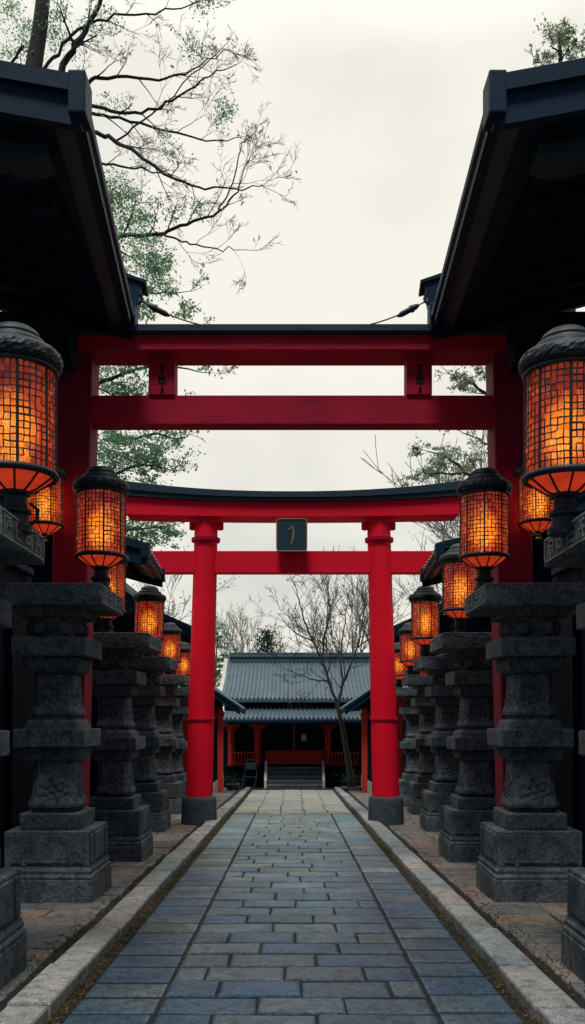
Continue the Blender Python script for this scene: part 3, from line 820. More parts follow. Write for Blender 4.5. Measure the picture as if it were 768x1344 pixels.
for sx, w in ((-1, 'left'), (1, 'right')):
    xa, xb = (1.186, 1.404) if sx < 0 else (1.128, 1.232)
    gable_hall(f'near black roofed hall whose deep eave fills the upper {w} corner', sx, 4.96, xa, 7.65, xb, 4.94, .26, 3.7, 3.0, 'dark halls beside the path', detail=True)
    gable_hall(f'low dark hall with a gabled roof tip behind the {w} lanterns, before the far gate', sx, 10.4, 1.72, 12.1, 1.80, 3.42, .40, 3.6, 3.0, 'dark halls beside the path', base=gz(11))
    gable_hall(f'small dark hall with a sloping roof behind the farthest {w} lantern', sx, 18.2, 2.08, 23.4, 2.2, 3.24, .6, 4.1, 3.1, 'dark halls beside the path', base=gz(20), posts=((2.8, 18.6), (2.8, 23.0)))
    gable_hall(f'red posted wing with a dark tiled roof just {w} of the shrine steps', sx, 27.0, 1.62, 31.2, 1.70, 1.68, .80, 3.9, 2.5, 'wings beside the shrine court', base=gz(29), posts=((2.27, 27.6),), plaster=True)
    # boarded boundary wall behind the pedestals
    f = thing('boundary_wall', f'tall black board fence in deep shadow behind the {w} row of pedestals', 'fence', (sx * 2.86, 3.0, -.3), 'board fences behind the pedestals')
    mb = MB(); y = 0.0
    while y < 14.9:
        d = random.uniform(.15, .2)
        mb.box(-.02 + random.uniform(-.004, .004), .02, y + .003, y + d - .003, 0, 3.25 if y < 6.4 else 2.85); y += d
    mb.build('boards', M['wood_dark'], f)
    for y0_, y1_, h in ((-.05, 6.4, 3.25), (6.4, 15.05, 2.85)):
        mb = MB(); mb.box(-.09, .09, y0_, y1_ - .004, h, h + .07, bev=.01); mb.build('coping', M['roof_dark'], f)
    for y in (0, 1.9, 3.8, 5.7, 7.6, 9.5, 11.4, 13.2, 14.9):
        mb = MB(); mb.box(-sx * .10, -sx * .022, y - .06, y + .06, 0, 2.75, bev=.008); mb.build('fence_post', M['wood_dark'], f)
    # stay cable from the eave hook to the gate
    c = thing('stay_cable', f'thin steel cable with turnbuckle from the {w} eave hook to the crimson gate', 'cable', (sx * (1.37 if sx < 0 else 1.20), 7.72, 4.98), 'cables at the front gate')
    cx0 = 1.37 if sx < 0 else 1.20
    P0 = at(383.5 - 198 + (24 if sx > 0 else 0), 396, 7.72); P1 = at(383.5 - 112 + (20 if sx > 0 else 0), 428.5, 7.78)
    loc = Vector((cx0 * sx, 7.72, 4.98))
    pts = []
    for k in range(9):
        u = k / 8; p = P0.lerp(P1, u); p.x *= 1; p.z -= .025 * math.sin(PI * u)
        pts.append(Vector((abs(p.x) * sx, p.y, p.z)) - loc)
    mb = MB(); mb.tube(pts, .0065, 6); mb.build('wire', M['iron'], c)
    d = (pts[1] - pts[0]).normalized()
    mb = MB(); a = pts[0] + d * .06; mb.tube([a, a + d * .03, a + d * .17, a + d * .21], [.012, .026, .026, .010], 8)
    mb.tube([a + d * .05, a + d * .055, a + d * .08, a + d * .085], [.026, .034, .034, .026], 8); mb.build('turnbuckle', M['iron'], c, smooth=40)
    mb = MB(); hk = pts[0] + Vector((sx * .04, -.03, .01))
    mb.tube([hk + Vector((.05 * math.cos(t), 0, .045 * math.sin(t))) for t in [2 * PI * i / 12 for i in range(13)]], .014, 6); mb.build('hook', M['iron'], c)
    # ridge-end tile lifting behind the eave
    g_ = MB(); p = at(383.5 - 205, 374, 7.85)
    q = [(1.48, 4.98), (1.50, 5.30), (1.40, 5.30), (1.315, 5.24), (1.36, 5.02)]
    dx_ = 0 if sx < 0 else -.16; q = [(x + dx_, z) for x, z in q]
    g_.loft([[(sx * x, 7.66, z) for x, z in q], [(sx * (x + .02), 7.86, z + .01) for x, z in q]])
    q = [(x + dx_, z) for x, z in ((1.52, 5.30), (1.28, 5.225), (1.275, 5.25), (1.52, 5.335))]
    g_.loft([[(sx * x, 7.64, z) for x, z in q], [(sx * (x + .02), 7.90, z) for x, z in q]])
    o = g_.build('eave_end_tile', M['roof_dark'])
    tag(o, f'dark upturned tile at the far end of the {w} front eave, above the cable hook', 'roof tile', 'eave end tiles')

# ------------------------------------------------------------------ shrine
G = -1.36
sh = thing('shrine_hall', 'wide low shrine with grey tiled double roof and red columns, at the path end', 'shrine', (0.2, 34, G))
def SB(mb, name, mat, parent=sh, **k):
    mb.v = [(x - .2, y - 34, z - G) for x, y, z in mb.v]
    return mb.build(name, mat, parent, **k)
def tiled(name, x0, x1, ya, za, yb, zb, sag, step=.165):
    mb = MB(); n = int((x1 - x0) / step); K = 8
    prof = lambda u: (ya + (yb - ya) * u, za + (zb - za) * u - sag * math.sin(PI * u))
    xs = []; 
    for i in range(n):
        b0 = x0 + i * step
        xs += [(b0, .0), (b0 + step * .52, -.006), (b0 + step * .60, .045), (b0 + step * .76, .07), (b0 + step * .92, .045)]
    xs.append((x0 + n * step, 0))
    rings = []
    for k in range(K + 1):
        y, z = prof(k / K); rings.append([(x, y, z + h + .012 * (1 if k % 2 else -1)) for x, h in xs])
    m_ = len(xs); vs = [p for r in rings for p in r]
    mb.add(vs, [(k * m_ + i, k * m_ + i + 1, (k + 1) * m_ + i + 1, (k + 1) * m_ + i) for k in range(K) for i in range(m_ - 1)])
    rr = [[(x0, *prof(k / K)), (x1, *prof(k / K))] for k in range(K + 1)]
    mb.loft([[(x0, prof(k / K)[0], prof(k / K)[1] - .03), (x1, prof(k / K)[0], prof(k / K)[1] - .03), (x1, prof(k / K)[0], prof(k / K)[1] - .13), (x0, prof(k / K)[0], prof(k / K)[1] - .13)] for k in range(K + 1)])
    return SB(mb, name, M['tile'], recalc=True)
tiled('upper_roof', -2.78, 5.2, 33.9, 2.12, 38.0, 3.86, .16)
tiled('lower_roof', -2.62, 5.0, 33.0, 1.36, 34.7, 2.0, .06)
mb = MB(); 
for (z0, z1, d) in ((3.78, 3.98, .22), (3.984, 4.07, .27), (4.074, 4.2, .2)): mb.box(-2.72, 5.2, 38.0 - d, 38.0 + d, z0, z1, bev=.02)
SB(mb, 'ridge', M['tile'])
mb = MB(); mb.loft([[(-2.95, y, z), (-2.79, y, z), (-2.79, y, z - .35), (-2.95, y, z - .35)] for y, z in ((33.95, 2.16), (35.3, 2.6), (36.6, 3.12), (37.9, 3.95))]); SB(mb, 'verge_board', M['plaster'])
mb = MB(); mb.box(-2.3, 4.8, 34.72, 41, -.4, 2.1); mb.box(-3.6, 5.6, 35.4, 40.9, G - .1, 1.25); mb.box(-2.6, 4.9, 38.05, 41.5, 2.1, 2.2); mb.loft([[(-2.75, 38.0, 3.7), (-2.75, 42, 2.1), (-2.75, 34.5, 2.1)], [(5.1, 38.0, 3.7), (5.1, 42, 2.1), (5.1, 34.5, 2.1)]]); SB(mb, 'wall', M['wood_dark'])
mb = MB(); mb.box(-2.6, 5.0, 32.98, 33.06, 1.2, 1.3, bev=.01); mb.box(-2.5, 4.9, 33.5, 33.6, 1.12, 1.22); SB(mb, 'eave_board', M['roof_dark'])
mb = MB(); mb.box(-2.5, 4.8, 34.75, 35.3, G, -.58); mb.box(-2.6, 4.9, 34.55, 35.35, -.578, -.50, bev=.01); SB(mb, 'veranda', M['wood_dark'])
for x in (-1.38, 1.40, -2.42, 3.4):
    mb = MB(); mb.lathe([(.14, -.5), (.14, 1.1), (.12, 1.12)], 16, (x, 34.75, 0)); c_ = SB(mb, 'column', M['red_dull'], smooth=40)
    mb = MB(); mb.box(x - .34, x + .34, 34.64, 34.86, 1.02, 1.16, bev=.03); mb.box(x - .22, x + .22, 34.63, 34.87, .9, 1.02, bev=.03); SB(mb, 'bracket', M['red_dull'], c_)
for ob in [o for o in bpy.data.objects if o.name.startswith('bracket') and o.parent and o.parent.name.startswith('column')]: pass
mb = MB(); mb.box(-2.5, 4.8, 34.66, 34.84, 1.16, 1.3, bev=.01); SB(mb, 'lintel', M['red_dull'])
mb = MB(); mb.box(-2.4, -1.45, 34.68, 34.71, .72, .82); mb.box(1.5, 3.3, 34.68, 34.71, .72, .82); SB(mb, 'rail_beam', M['wood_brown'])
for xa, xb in ((-2.45, -1.50), (1.52, 2.6)):
    mb = MB(); mb.box(xa, xb, 34.58, 34.64, -.03, .04, bev=.01); mb.box(xa, xb, 34.585, 34.635, -.45, -.40)
    x = xa + .03
    while x < xb: mb.box(x, x + .045, 34.59, 34.63, -.5, -.03); x += .125
    SB(mb, 'railing', M['red_dull'])
mb = MB()
for x in [-2.25 + .09 * i for i in range(10)] + [1.55 + .09 * i for i in range(22)]: mb.box(x, x + .04, 34.685, 34.715, -.35, .70)
SB(mb, 'lattice', M['wood_dark'])
mb = MB()
for k in range(5): mb.box(-1.0, 1.16, 33.75 + k * .2, 34.75, G + k * .16, G + (k + 1) * .16 - .004, bev=.008)
SB(mb, 'steps', M['stone_mid'])
for k in range(5):
    mb = MB(); mb.box(-1.0, 1.16, 33.735 + k * .2, 33.80 + k * .2, G + (k + 1) * .16 - .045, G + (k + 1) * .16 + .004, bev=.01); SB(mb, 'step_edge', M['stone_cut'])  # light on the treads painted as strips of paler stone
for x in (-1.04, 1.2):
    mb = MB(); mb.loft([[(x - .05, y, z0), (x + .05, y, z0), (x + .05, y, z1), (x - .05, y, z1)] for y, z0, z1 in ((33.6, G, G + .12), (33.62, G, G + .34), (34.6, G + .3, -.32), (34.66, G + .3, -.26))]); SB(mb, 'stair_side', M['plaster'])
ob = MB(); ob.v = []
mb = MB()
for k in range(4): mb.box(-.98, 1.14, 34.60, 34.64, -.44 + k * .125, -.44 + k * .125 + .115, bev=.008)
for x in (-1.06, 1.16): mb.box(x, x + .06, 34.58, 34.66, -.5, .08, bev=.01)
mb.box(-.98, 1.14, 34.56, 34.68, .062, .10, bev=.01)
bar = mb.build('slatted_barrier', M['red_dull']); tag(bar, 'red slatted wooden barrier closing the top of the shrine steps', 'barrier')
rp = MB(); 
for k in range(3): rp.tube([(.06 + .02 * math.sin(i * .9 + k * 2.1), 34.3 + .02 * math.cos(i * .9 + k * 2.1), 1.1 - .085 * i) for i in range(11)], .028 - .002 * k, 6)
rp.blob((.06, 34.3, .2), (.05, .05, .1))
tag(rp.build('bell_rope', M['rope'], smooth=60), 'twisted dusky red bell rope hanging in the shrine doorway', 'rope')
pn = thing('paper_lantern', 'small cream paper lantern hanging under the shrine eave', 'lantern', (.44, 34.3, .62))
mb = MB(); mb.lathe([(.05, -.14), (.085, -.12), (.10, -.04), (.098, .06), (.075, .13), (.05, .14)], 16); mb.build('shade', M['paper'], pn, smooth=60)
mb = MB(); mb.lathe([(.052, .138), (.055, .16), (.02, .165)], 12); mb.tube([(0, 0, .16), (0, 0, .6)], .006, 5); mb.build('hanger', M['iron'], pn)

# folding chair
ch = thing('folding_chair', 'dark metal folding chair standing left of the shrine steps', 'chair', (-1.62, 32.9, gz(32.9))); ch.rotation_euler = (0, 0, -.25)
mb = MB(); mb.box(-.22, .22, -.2, .2, .44, .47, bev=.012); mb.build('seat', M['wood_dark'], ch)
mb = MB(); mb.box(-.2, .2, .19, .21, .72, .98, bev=.01); mb.build('backrest', M['slate'], ch)
for s2 in (-1, 1):
    mb = MB(); mb.tube([(s2 * .235, .2, 1.06), (s2 * .235, .19, .6), (s2 * .235, .05, .3), (s2 * .24, -.28, 0)], .017, 6); mb.build('leg', M['iron'], ch)
    mb = MB(); mb.tube([(s2 * .22, -.15, .45), (s2 * .225, .12, .25), (s2 * .23, .33, 0)], .017, 6); mb.build('leg', M['iron'], ch)
mb = MB(); mb.tube([(-.235, .2, 1.06), (-.12, .2, 1.09), (.12, .2, 1.09), (.235, .2, 1.06)], .017, 6); mb.build('top_rail', M['iron'], ch)

# ------------------------------------------------------------------ trees
def leaf_quad(mb, c, size, rnd):
    n = Vector((rnd.gauss(0, 1), rnd.gauss(0, 1), rnd.gauss(0, 1) + .6)).normalized()
    u = Matrix.Rotation(rnd.uniform(0, 2 * PI), 3, n) @ n.orthogonal().normalized(); w = n.cross(u)
    s = size * rnd.uniform(.6, 1.25)
    mb.add([c - u * s * .5, c + w * s * .28, c + u * s * .55, c - w * s * .28], [(0, 1, 2, 3)])
def twig(mb, p, d, L, r, lvl, rnd, tips, spread=.6, kids=4, up=.12, wig=.22, minr=.004, droop=0):
    n = 5 if lvl > 0 else 4
    pts = [p.copy()]; rad = [r]; dd = d.copy()
    for i in range(n):
        dd = (dd + Vector((rnd.gauss(0, wig), rnd.gauss(0, wig), rnd.gauss(0, wig * .8) + up - droop * i * .1)) * .5).normalized()
        pts.append(pts[-1] + dd * L / n); rad.append(max(minr, r * (1 - .75 * (i + 1) / n)))
    mb.tube(pts, rad, 5 if r > .02 else 3, cap=False)
    tips.append((pts[-1], dd, lvl)); tips.append((pts[-2], dd, lvl))
    if lvl > 0:
        for k in range(kids):
            t = rnd.uniform(.25, .98); i = min(n - 1, int(t * n)); f = t * n - i
            q = pts[i].lerp(pts[i + 1], f)
            ax = Vector((rnd.gauss(0, 1), rnd.gauss(0, 1), rnd.gauss(0, 1))).normalized()
            side = (ax - dd * ax.dot(dd)).normalized()
            nd_ = (dd * (1 - spread * .4) + side * spread + Vector((0, 0, up))).normalized()
            twig(mb, q, nd_, L * rnd.uniform(.42, .68), max(minr, rad[i] * .6), lvl - 1, rnd, tips, spread, kids, up, wig, minr, droop)
def limb(mb, pts, r0, r1, rnd, tips, lvl=2, L=.9, every=.35, spread=.8, up=.1, kids=3, minr=.004, start=.2, endL=.8):
    """a limb along given points (smoothed), with side twigs"""
    P = [Vector(p) for p in pts]; fine = []
    for i in range(len(P) - 1):
        a = P[max(0, i - 1)]; b = P[i]; c = P[i + 1]; d = P[min(len(P) - 1, i + 2)]
        for k in range(5):
            t = k / 5
            fine.append(.5 * ((2 * b) + (c - a) * t + (2 * a - 5 * b + 4 * c - d) * t * t + (3 * b - a - 3 * c + d) * t ** 3))
    fine.append(P[-1]); n = len(fine)
    fine = [p + Vector((rnd.gauss(0, .012), rnd.gauss(0, .02), rnd.gauss(0, .012))) * (1 if 0 < i else 0) for i, p in enumerate(fine)]
    rad = [r0 + (r1 - r0) * i / (n - 1) for i in range(n)]
    mb.tube(fine, rad, 6, cap=False)
    acc = 0
    for i in range(1, n):
        acc += (fine[i] - fine[i - 1]).length
        if i / n > start and acc > every:
            acc = 0; d = (fine[i] - fine[i - 1]).normalized()
            ax = Vector((rnd.gauss(0, 1), rnd.gauss(0, .7), rnd.gauss(0, 1.1))); side = (ax - d * ax.dot(d)).normalized()
            twig(mb, fine[i], (d * .75 + side * spread).normalized(), L * rnd.uniform(.5, 1.2) * (1.1 - .5 * i / n), max(minr, rad[i] * .5), lvl, rnd, tips, spread * .8, kids, up, .25, minr)
    twig(mb, fine[-1], (fine[-1] - fine[-2]).normalized(), L * endL, r1, lvl, rnd, tips, spread * .8, kids, up, .25, minr)
def finish_tree(name, label, base, trunk, crown, bark, leafm, group='trees around the shrine', crown_name='crown'):
    t = thing(name, label, 'tree', base, group); b = Vector(base)
    for mb, nm, m_ in ((trunk, 'trunk', bark), (crown, crown_name, leafm)):
        if mb and mb.v:
            mb.v = [tuple(Vector(v) - b) for v in mb.v]
            mb.build(nm, m_, t, smooth=180 if nm == 'trunk' else None, recalc=False)
    return t

# the half-bare tree leaning over the left roof
rnd = random.Random(21); D = 13.3
tr = MB(); tips = []
def A(px, py, dy=0.0): return at(px, py, D + dy)
tr.tube([(-4.05, D, -.2), (-4.0, D, 2), (-3.95, D, 5), (-3.88, D, 8), A(42, 100), A(52, 40), A(58, -20), A(62, -90)], [.27, .24, .2, .17, .13, .115, .1, .07], 9, cap=False)
base_fork = Vector((-3.9, D, 7.2))
LIMBS = [
 ([(-3.9, D, 7.6), A(30, 240), A(76, 101), A(99, 60), A(130, 5), A(160, -50)], .10, .04),
 ([A(42, 110), A(70, 75), A(100, 40), A(150, 22), A(215, 14), A(262, 2)], .06, .012),
 ([A(55, 160), A(107, 112, .2), A(140, 101, .3), A(208, 103, .3), A(250, 91, .5), A(300, 62, .6)], .075, .010),
 ([A(40, 170), A(108, 140, -.3), A(156, 148, -.4), A(203, 143, -.4), A(240, 122, -.5), A(276, 99, -.6), A(308, 86, -.7)], .065, .010),
 ([A(30, 190), A(107, 151, .5), A(156, 156, .5), A(229, 174, .7), A(281, 185, .9), A(318, 181, 1.0)], .06, .009),
 ([A(20, 200), A(107, 174, -.2), A(151, 185, -.3), A(188, 208, -.5), A(224, 232, -.6), A(271, 245, -.7), A(318, 246, -.8), A(348, 244, -.8)], .075, .009),
 ([A(20, 240), A(117, 215, .3), A(167, 219, .5), A(208, 226, .7), A(240, 236, .7)], .05, .010),
 ([A(0, 330), A(80, 322), A(148, 311, -.1), A(203, 307, -.2), A(245, 294, -.3), A(286, 279, -.4), A(310, 252, -.5), A(322, 215, -.5)], .09, .010),
 ([A(203, 307, -.2), A(222, 310, -.3), A(250, 320, -.4), A(292, 326, -.5), A(322, 327, -.6)], .035, .008),
 ([A(286, 279, -.4), A(305, 240, -.2), A(318, 190, 0), A(330, 178, .1)], .028, .007),
 ([A(151, 185, -.3), A(200, 150, -.4), A(265, 90, -.2), A(300, 55, 0)], .03, .008),
 ([A(30, 60), A(10, 90), A(-20, 110)], .05, .01),
]
for pts, r0, r1 in LIMBS: limb(tr, pts, r0 * (.54 if r0 < .1 else .8), r1 * .6, rnd, tips, lvl=3, L=.72, every=.30, spread=.66, up=.04, kids=3, minr=.0024, start=.30, endL=.5)
cr = MB()
for px, py, s, n in ((25, 20, .40, 240), (55, 45, .4, 200), (130, 22, .3, 160), (10, 65, .35, 160), (255, 62, .16, 90), (293, 145, .22, 150), (212, 192, .28, 110), (150, 250, .4, 240), (188, 330, .4, 220), (205, 345, .25, 140), (225, 283, .25, 90), (258, 276, .12, 60), (190, 285, .3, 100), (270, 2, .2, 90), (70, 5, .5, 220), (140, 130, .25, 60), (165, 265, .35, 160), (200, 365, .25, 110)):
    c0 = A(px, py)
    for _ in range(int(n * (1.7 if py > 240 and px < 215 else 1)) // 14):
        cc = c0 + Vector((rnd.gauss(0, s * .5), rnd.gauss(0, s * .6), rnd.gauss(0, s * .3)))
        for _ in range(40): leaf_quad(cr, cc + Vector((rnd.gauss(0, .075), rnd.gauss(0, .075), rnd.gauss(0, .038))), .042, rnd)
for p, d, l in tips:
    if rnd.random() < .02: leaf_quad(cr, p + Vector((rnd.gauss(0, .05), rnd.gauss(0, .05), rnd.gauss(0, .05))), .06, rnd)
finish_tree('leaning_tree', 'half bare dark tree spreading long twiggy limbs over the upper left roof', (-4.05, D, -.2), tr, cr, M['bark'], M['leaf'])

def leafy(name, label, base, pts, limbs, tufts, seed, bark='bark', leafm='leaf', size=.07, L=.8, lvl=2, r=.16, every=.3, kids=3, tipleaf=.5, minr=.005, flat=.4):
    rnd = random.Random(seed); tr = MB(); tips = []
    n = len(pts); tr.tube(pts, [r * (1 - .8 * i / (n - 1)) for i in range(n)], 8, cap=False)
    for p, r0, r1 in limbs: limb(tr, p, r0, r1, rnd, tips, lvl=lvl, L=L, every=every, spread=.75, up=.06, kids=kids, minr=minr)
    cr = MB()
    for c, s, k in tufts:
        c = Vector(c)
        for _ in range(max(3, k // 14)):
            cc = c + Vector((rnd.gauss(0, s * .6), rnd.gauss(0, s * .6), rnd.gauss(0, s * flat * .9)))
            ss = s * rnd.uniform(.14, .26)
            for _ in range(40): leaf_quad(cr, cc + Vector((rnd.gauss(0, ss), rnd.gauss(0, ss), rnd.gauss(0, ss * .45))), size * .72, rnd)
    for p, d, l in tips:
        if rnd.random() < tipleaf:
            for _ in range(3): leaf_quad(cr, p + Vector((rnd.gauss(0, .07), rnd.gauss(0, .07), rnd.gauss(0, .05))), size, rnd)
    return finish_tree(name, label, base, tr, cr, M[bark], M[leafm])

D2 = 17.0
def Q(px, py, dy=0.0): return at(px, py, D2 + dy)
leafy('maple_tree', 'airy green tree in layered sprays behind the left side of both gates', (-4.9, D2, gz(D2)),
      [(-4.9, D2, gz(D2)), (-4.85, D2, 3), (-4.7, D2, 6), Q(85, 420), Q(95, 330), Q(110, 250)],
      [([(-4.8, D2, 5.6), Q(120, 560), Q(160, 575), Q(205, 570), Q(238, 578)], .06, .01), ([Q(80, 500), Q(120, 505), Q(160, 490), Q(215, 480), Q(262, 488)], .06, .01),
       ([Q(85, 420), Q(130, 400), Q(180, 385), Q(235, 385)], .05, .01), ([Q(75, 640), Q(120, 690), Q(170, 695), Q(225, 690)], .06, .01), ([Q(80, 600), Q(130, 625), Q(180, 612), Q(220, 615)], .05, .01),
       ([Q(95, 330), Q(140, 320), Q(190, 350)], .04, .01), ([Q(70, 500), Q(40, 560), Q(60, 620)], .05, .01)],
      [(Q(150, 585), .5, 520), (Q(185, 600), .5, 420), (Q(140, 615), .5, 420), (Q(200, 622), .35, 260), (Q(165, 640, .5), .5, 300), (Q(205, 588), .35, 200), (Q(215, 575), .3, 120),
       (Q(190, 700), .42, 420), (Q(170, 680), .45, 330), (Q(218, 698), .3, 200), (Q(150, 720), .4, 260), (Q(150, 500), .5, 400), (Q(170, 485), .4, 240), (Q(142, 470), .4, 240), (Q(190, 515), .3, 150),
       (Q(150, 390), .5, 260), (Q(180, 400), .4, 220), (Q(215, 385), .35, 120), (Q(140, 340), .5, 200), (Q(165, 300), .5, 180), (Q(95, 480), .6, 300), (Q(60, 590), .6, 300), (Q(240, 412), .3, 90), (Q(160, 425), .4, 200)],
      5, size=.085, L=.55, kids=3, tipleaf=.45)
D3 = 14.5
def R3(px, py, dy=0.0): return at(px, py, D3 + dy)
leafy('slender_tree', 'thin pale leafed treetop poking up above the upper right roof', (4.7, D3, gz(D3)),
      [(4.7, D3, gz(D3)), (4.68, D3, 5), (4.6, D3, 9), R3(737, 120), R3(735, 78), R3(734, 45)],
      [([R3(737, 95), R3(725, 92), R3(712, 85), R3(700, 78)], .02, .006), ([R3(736, 80), R3(745, 65), R3(756, 52)], .02, .006), ([R3(736, 70), R3(725, 58), R3(722, 48)], .018, .005), ([R3(740, 180), R3(775, 90), R3(780, 50)], .05, .01)],
      [(R3(728, 48), .22, 130), (R3(742, 52), .22, 120), (R3(735, 36), .16, 80), (R3(730, 70), .2, 90), (R3(752, 48), .12, 60), (R3(703, 78), .1, 40), (R3(722, 84), .14, 50), (R3(748, 78), .18, 50), (R3(772, 48), .2, 130), (R3(775, 70), .2, 100), (R3(790, 90), .5, 200)],
      9, leafm='leaf_pale', size=.065, L=.25, r=.10, every=.16, kids=2, tipleaf=.5)
D4 = 16.5
def R4(px, py, dy=0.0): return at(px, py, D4 + dy)
leafy('spreading_tree', 'pale olive tree reaching leafy sprays in behind the right pillar of the crimson gate', (4.6, D4, gz(D4)),
      [(4.6, D4, gz(D4)), (4.55, D4, 3), (4.4, D4, 6), R4(672, 480), R4(660, 420), R4(668, 380)],
      [([R4(690, 640), R4(640, 645), R4(610, 620), R4(585, 600), R4(560, 592)], .05, .008), ([R4(610, 620), R4(585, 622), R4(560, 620), R4(538, 628)], .025, .006), ([R4(680, 560), R4(640, 520), R4(620, 505), R4(602, 492), R4(588, 490)], .045, .008),
       ([R4(680, 600), R4(650, 590), R4(625, 575), R4(600, 565)], .03, .006), ([R4(670, 540), R4(640, 500), R4(630, 480)], .03, .007), ([R4(690, 700), R4(640, 680), R4(600, 690)], .04, .007)],
      [(R4(590, 600), .3, 190), (R4(570, 605), .28, 180), (R4(555, 622), .24, 130), (R4(545, 590), .2, 70), (R4(605, 620), .28, 150), (R4(615, 600), .25, 110), (R4(540, 632), .14, 60), (R4(575, 640), .22, 100), (R4(620, 500), .26, 130), (R4(605, 510), .22, 100), (R4(598, 490), .16, 60), (R4(632, 488), .2, 90), (R4(620, 530), .2, 60), (R4(700, 520), .5, 200), (R4(690, 600), .5, 200)],
      13, leafm='leaf_pale', size=.075, L=.38, every=.3, kids=2, tipleaf=.4)

def bare(name, label, base, H, seed, r=.14, lvl=4, bark='bark_hazed', spread=.55, kids=4, minr=.008, lean=(0, 0), group='bare trees behind the shrine', forks=5, buds=0.0):
    rnd = random.Random(seed); tr = MB(); tips = []; b = Vector(base)
    top = b + Vector((lean[0], lean[1], H * .36))
    tr.tube([b - Vector((0, 0, .3)), b.lerp(top, .5) + Vector((rnd.gauss(0, .05), 0, 0)), top], [r, r * .85, r * .72], 7, cap=False)
    for k in range(forks):
        a = 2 * PI * k / forks + rnd.uniform(-.4, .4); s = rnd.uniform(.25, .75)
        d = Vector((math.cos(a) * s, math.sin(a) * s, 1)).normalized()
        twig(tr, b.lerp(top, rnd.uniform(.7, 1.0)), d, H * rnd.uniform(.38, .6), r * .5, lvl - 1, rnd, tips, spread, kids, .12, .16, minr)
    cr = None
    if buds:
        cr = MB()
        for p, d, l in tips:
            if rnd.random() < buds:
                for _ in range(5): leaf_quad(cr, p + Vector((rnd.gauss(0, .11), rnd.gauss(0, .11), rnd.gauss(0, .08))), .085, rnd)
    return finish_tree(name, label, base, tr, cr, M[bark], M['leaf_pale'], group)
bare('bare_tree', 'pale budding tree far behind the left end of the shrine roof', (-6.6, 44, G), 8.8, 31, r=.2, lvl=4, kids=5, minr=.013, buds=.35)
bare('bare_tree', 'budding twiggy tree rising behind the far gate tie beam, left of its left pillar', (-5.2, 26, gz(26)), 6.6, 32, r=.14, kids=5, minr=.007, buds=.22)
bare('bare_tree', 'broad leafless tree behind the middle of the shrine ridge, seen right of centre', (3.2, 45, G), 9.6, 33, r=.22, kids=5, minr=.014)
bare('bare_tree', 'tall budding tree rising behind the far gate, right of its right pillar', (5.6, 26, gz(26)), 6.9, 34, r=.14, kids=5, minr=.007, buds=.12)
bare('bare_tree', 'leafless tree behind the right roof tip beside the right lanterns', (5.9, 22, gz(22)), 7.6, 35, r=.15, kids=5, minr=.009)
bare('bare_tree', 'leafless dark tree at the far right behind the crimson gate pillar', (7.6, 18.5, gz(18.5)), 9.0, 36, r=.15, kids=4, minr=.006)
bare('bare_tree', 'small budding tree far off just left of the evergreen over the shrine roof', (-2.6, 50, G), 7.2, 37, r=.15, kids=5, minr=.012, buds=.4)

# bare tree in front of the shrine
rnd = random.Random(41); tr = MB(); tips = []; D5 = 31.5
def T(px, py, dy=0.0): return at(px, py, D5 + dy)
b0 = T(462, 1038); b0.z = gz(D5)
tr.tube([b0, T(459, 1015), T(455, 990), T(450, 960), T(445, 937), T(441, 921)], [.15, .115, .10, .09, .08, .07], 8, cap=False)
for pts, r0, r1 in (([T(441, 921), T(431, 893), T(422, 865), T(407, 835), T(395, 800), T(388, 772)], .06, .015), ([T(443, 926), T(449, 900), T(458, 878), T(468, 850), T(476, 815), T(480, 780)], .06, .014),
                    ([T(431, 893), T(412, 893), T(395, 886), T(372, 878)], .03, .01), ([T(422, 865), T(425, 835), T(432, 805), T(430, 770)], .04, .012), ([T(450, 900), T(447, 870), T(450, 835), T(455, 790)], .04, .012), ([T(411, 842), T(390, 832), T(372, 815)], .03, .01), ([T(468, 850), T(484, 838), T(500, 820)], .03, .01)):
    limb(tr, pts, r0, r1, rnd, tips, lvl=3, L=1.45, every=.30, spread=.85, up=.03, kids=3, minr=.0055, start=.12)
finish_tree('courtyard_tree', 'slim leafless tree in the court, its dark trunk standing right of the shrine steps', tuple(b0), tr, None, M['bark'], None)
# stone ring and shrub at its foot
mb = MB()
for k in range(11):
    a = 2 * PI * k / 11; c = (b0.x + .33 * math.cos(a), b0.y + .33 * math.sin(a), gz(D5) + .05)
    mb.blob(c, (.11, .1, .09), 8, 5)
tag(mb.build('stone_ring', M['footing'], smooth=60), 'ring of rough dark stones around the foot of the court tree', 'stone ring')
def shrub(name, label, c, s, n, seed, leafm='leaf_dark', size=.06, pot=False):
    rnd = random.Random(seed); t = thing(name, label, 'plant', c)
    mb = MB()
    for k in range(7): mb.tube([(0, 0, 0), (rnd.gauss(0, .05), rnd.gauss(0, .05), s * .4), (rnd.gauss(0, s * .3), rnd.gauss(0, s * .3), s * .9)], [.02, .014, .005], 4)
    mb.build('stem', M['bark'], t)
    mb = MB()
    for _ in range(n): leaf_quad(mb, Vector((rnd.gauss(0, s * .32), rnd.gauss(0, s * .32), abs(rnd.gauss(s * .6, s * .25)))), size, rnd)
    mb.build('leaves', M[leafm], t, recalc=False)
    if pot:
        mb = MB(); mb.lathe([(.16, -.02), (.2, .0), (.24, .05), (.25, .2), (.27, .22), (.25, .23)], 18); mb.build('pot', M['footing'], t, smooth=40)
    return t
shrub('shrub', 'dark shrub growing round the foot of the court tree', (b0.x - .05, b0.y - .15, gz(D5)), .65, 420, 3)
shrub('potted_plant', 'dark potted plant near the left wing, before the shrine', (-2.1, 31.0, gz(31.0)), .55, 260, 4, pot=True)

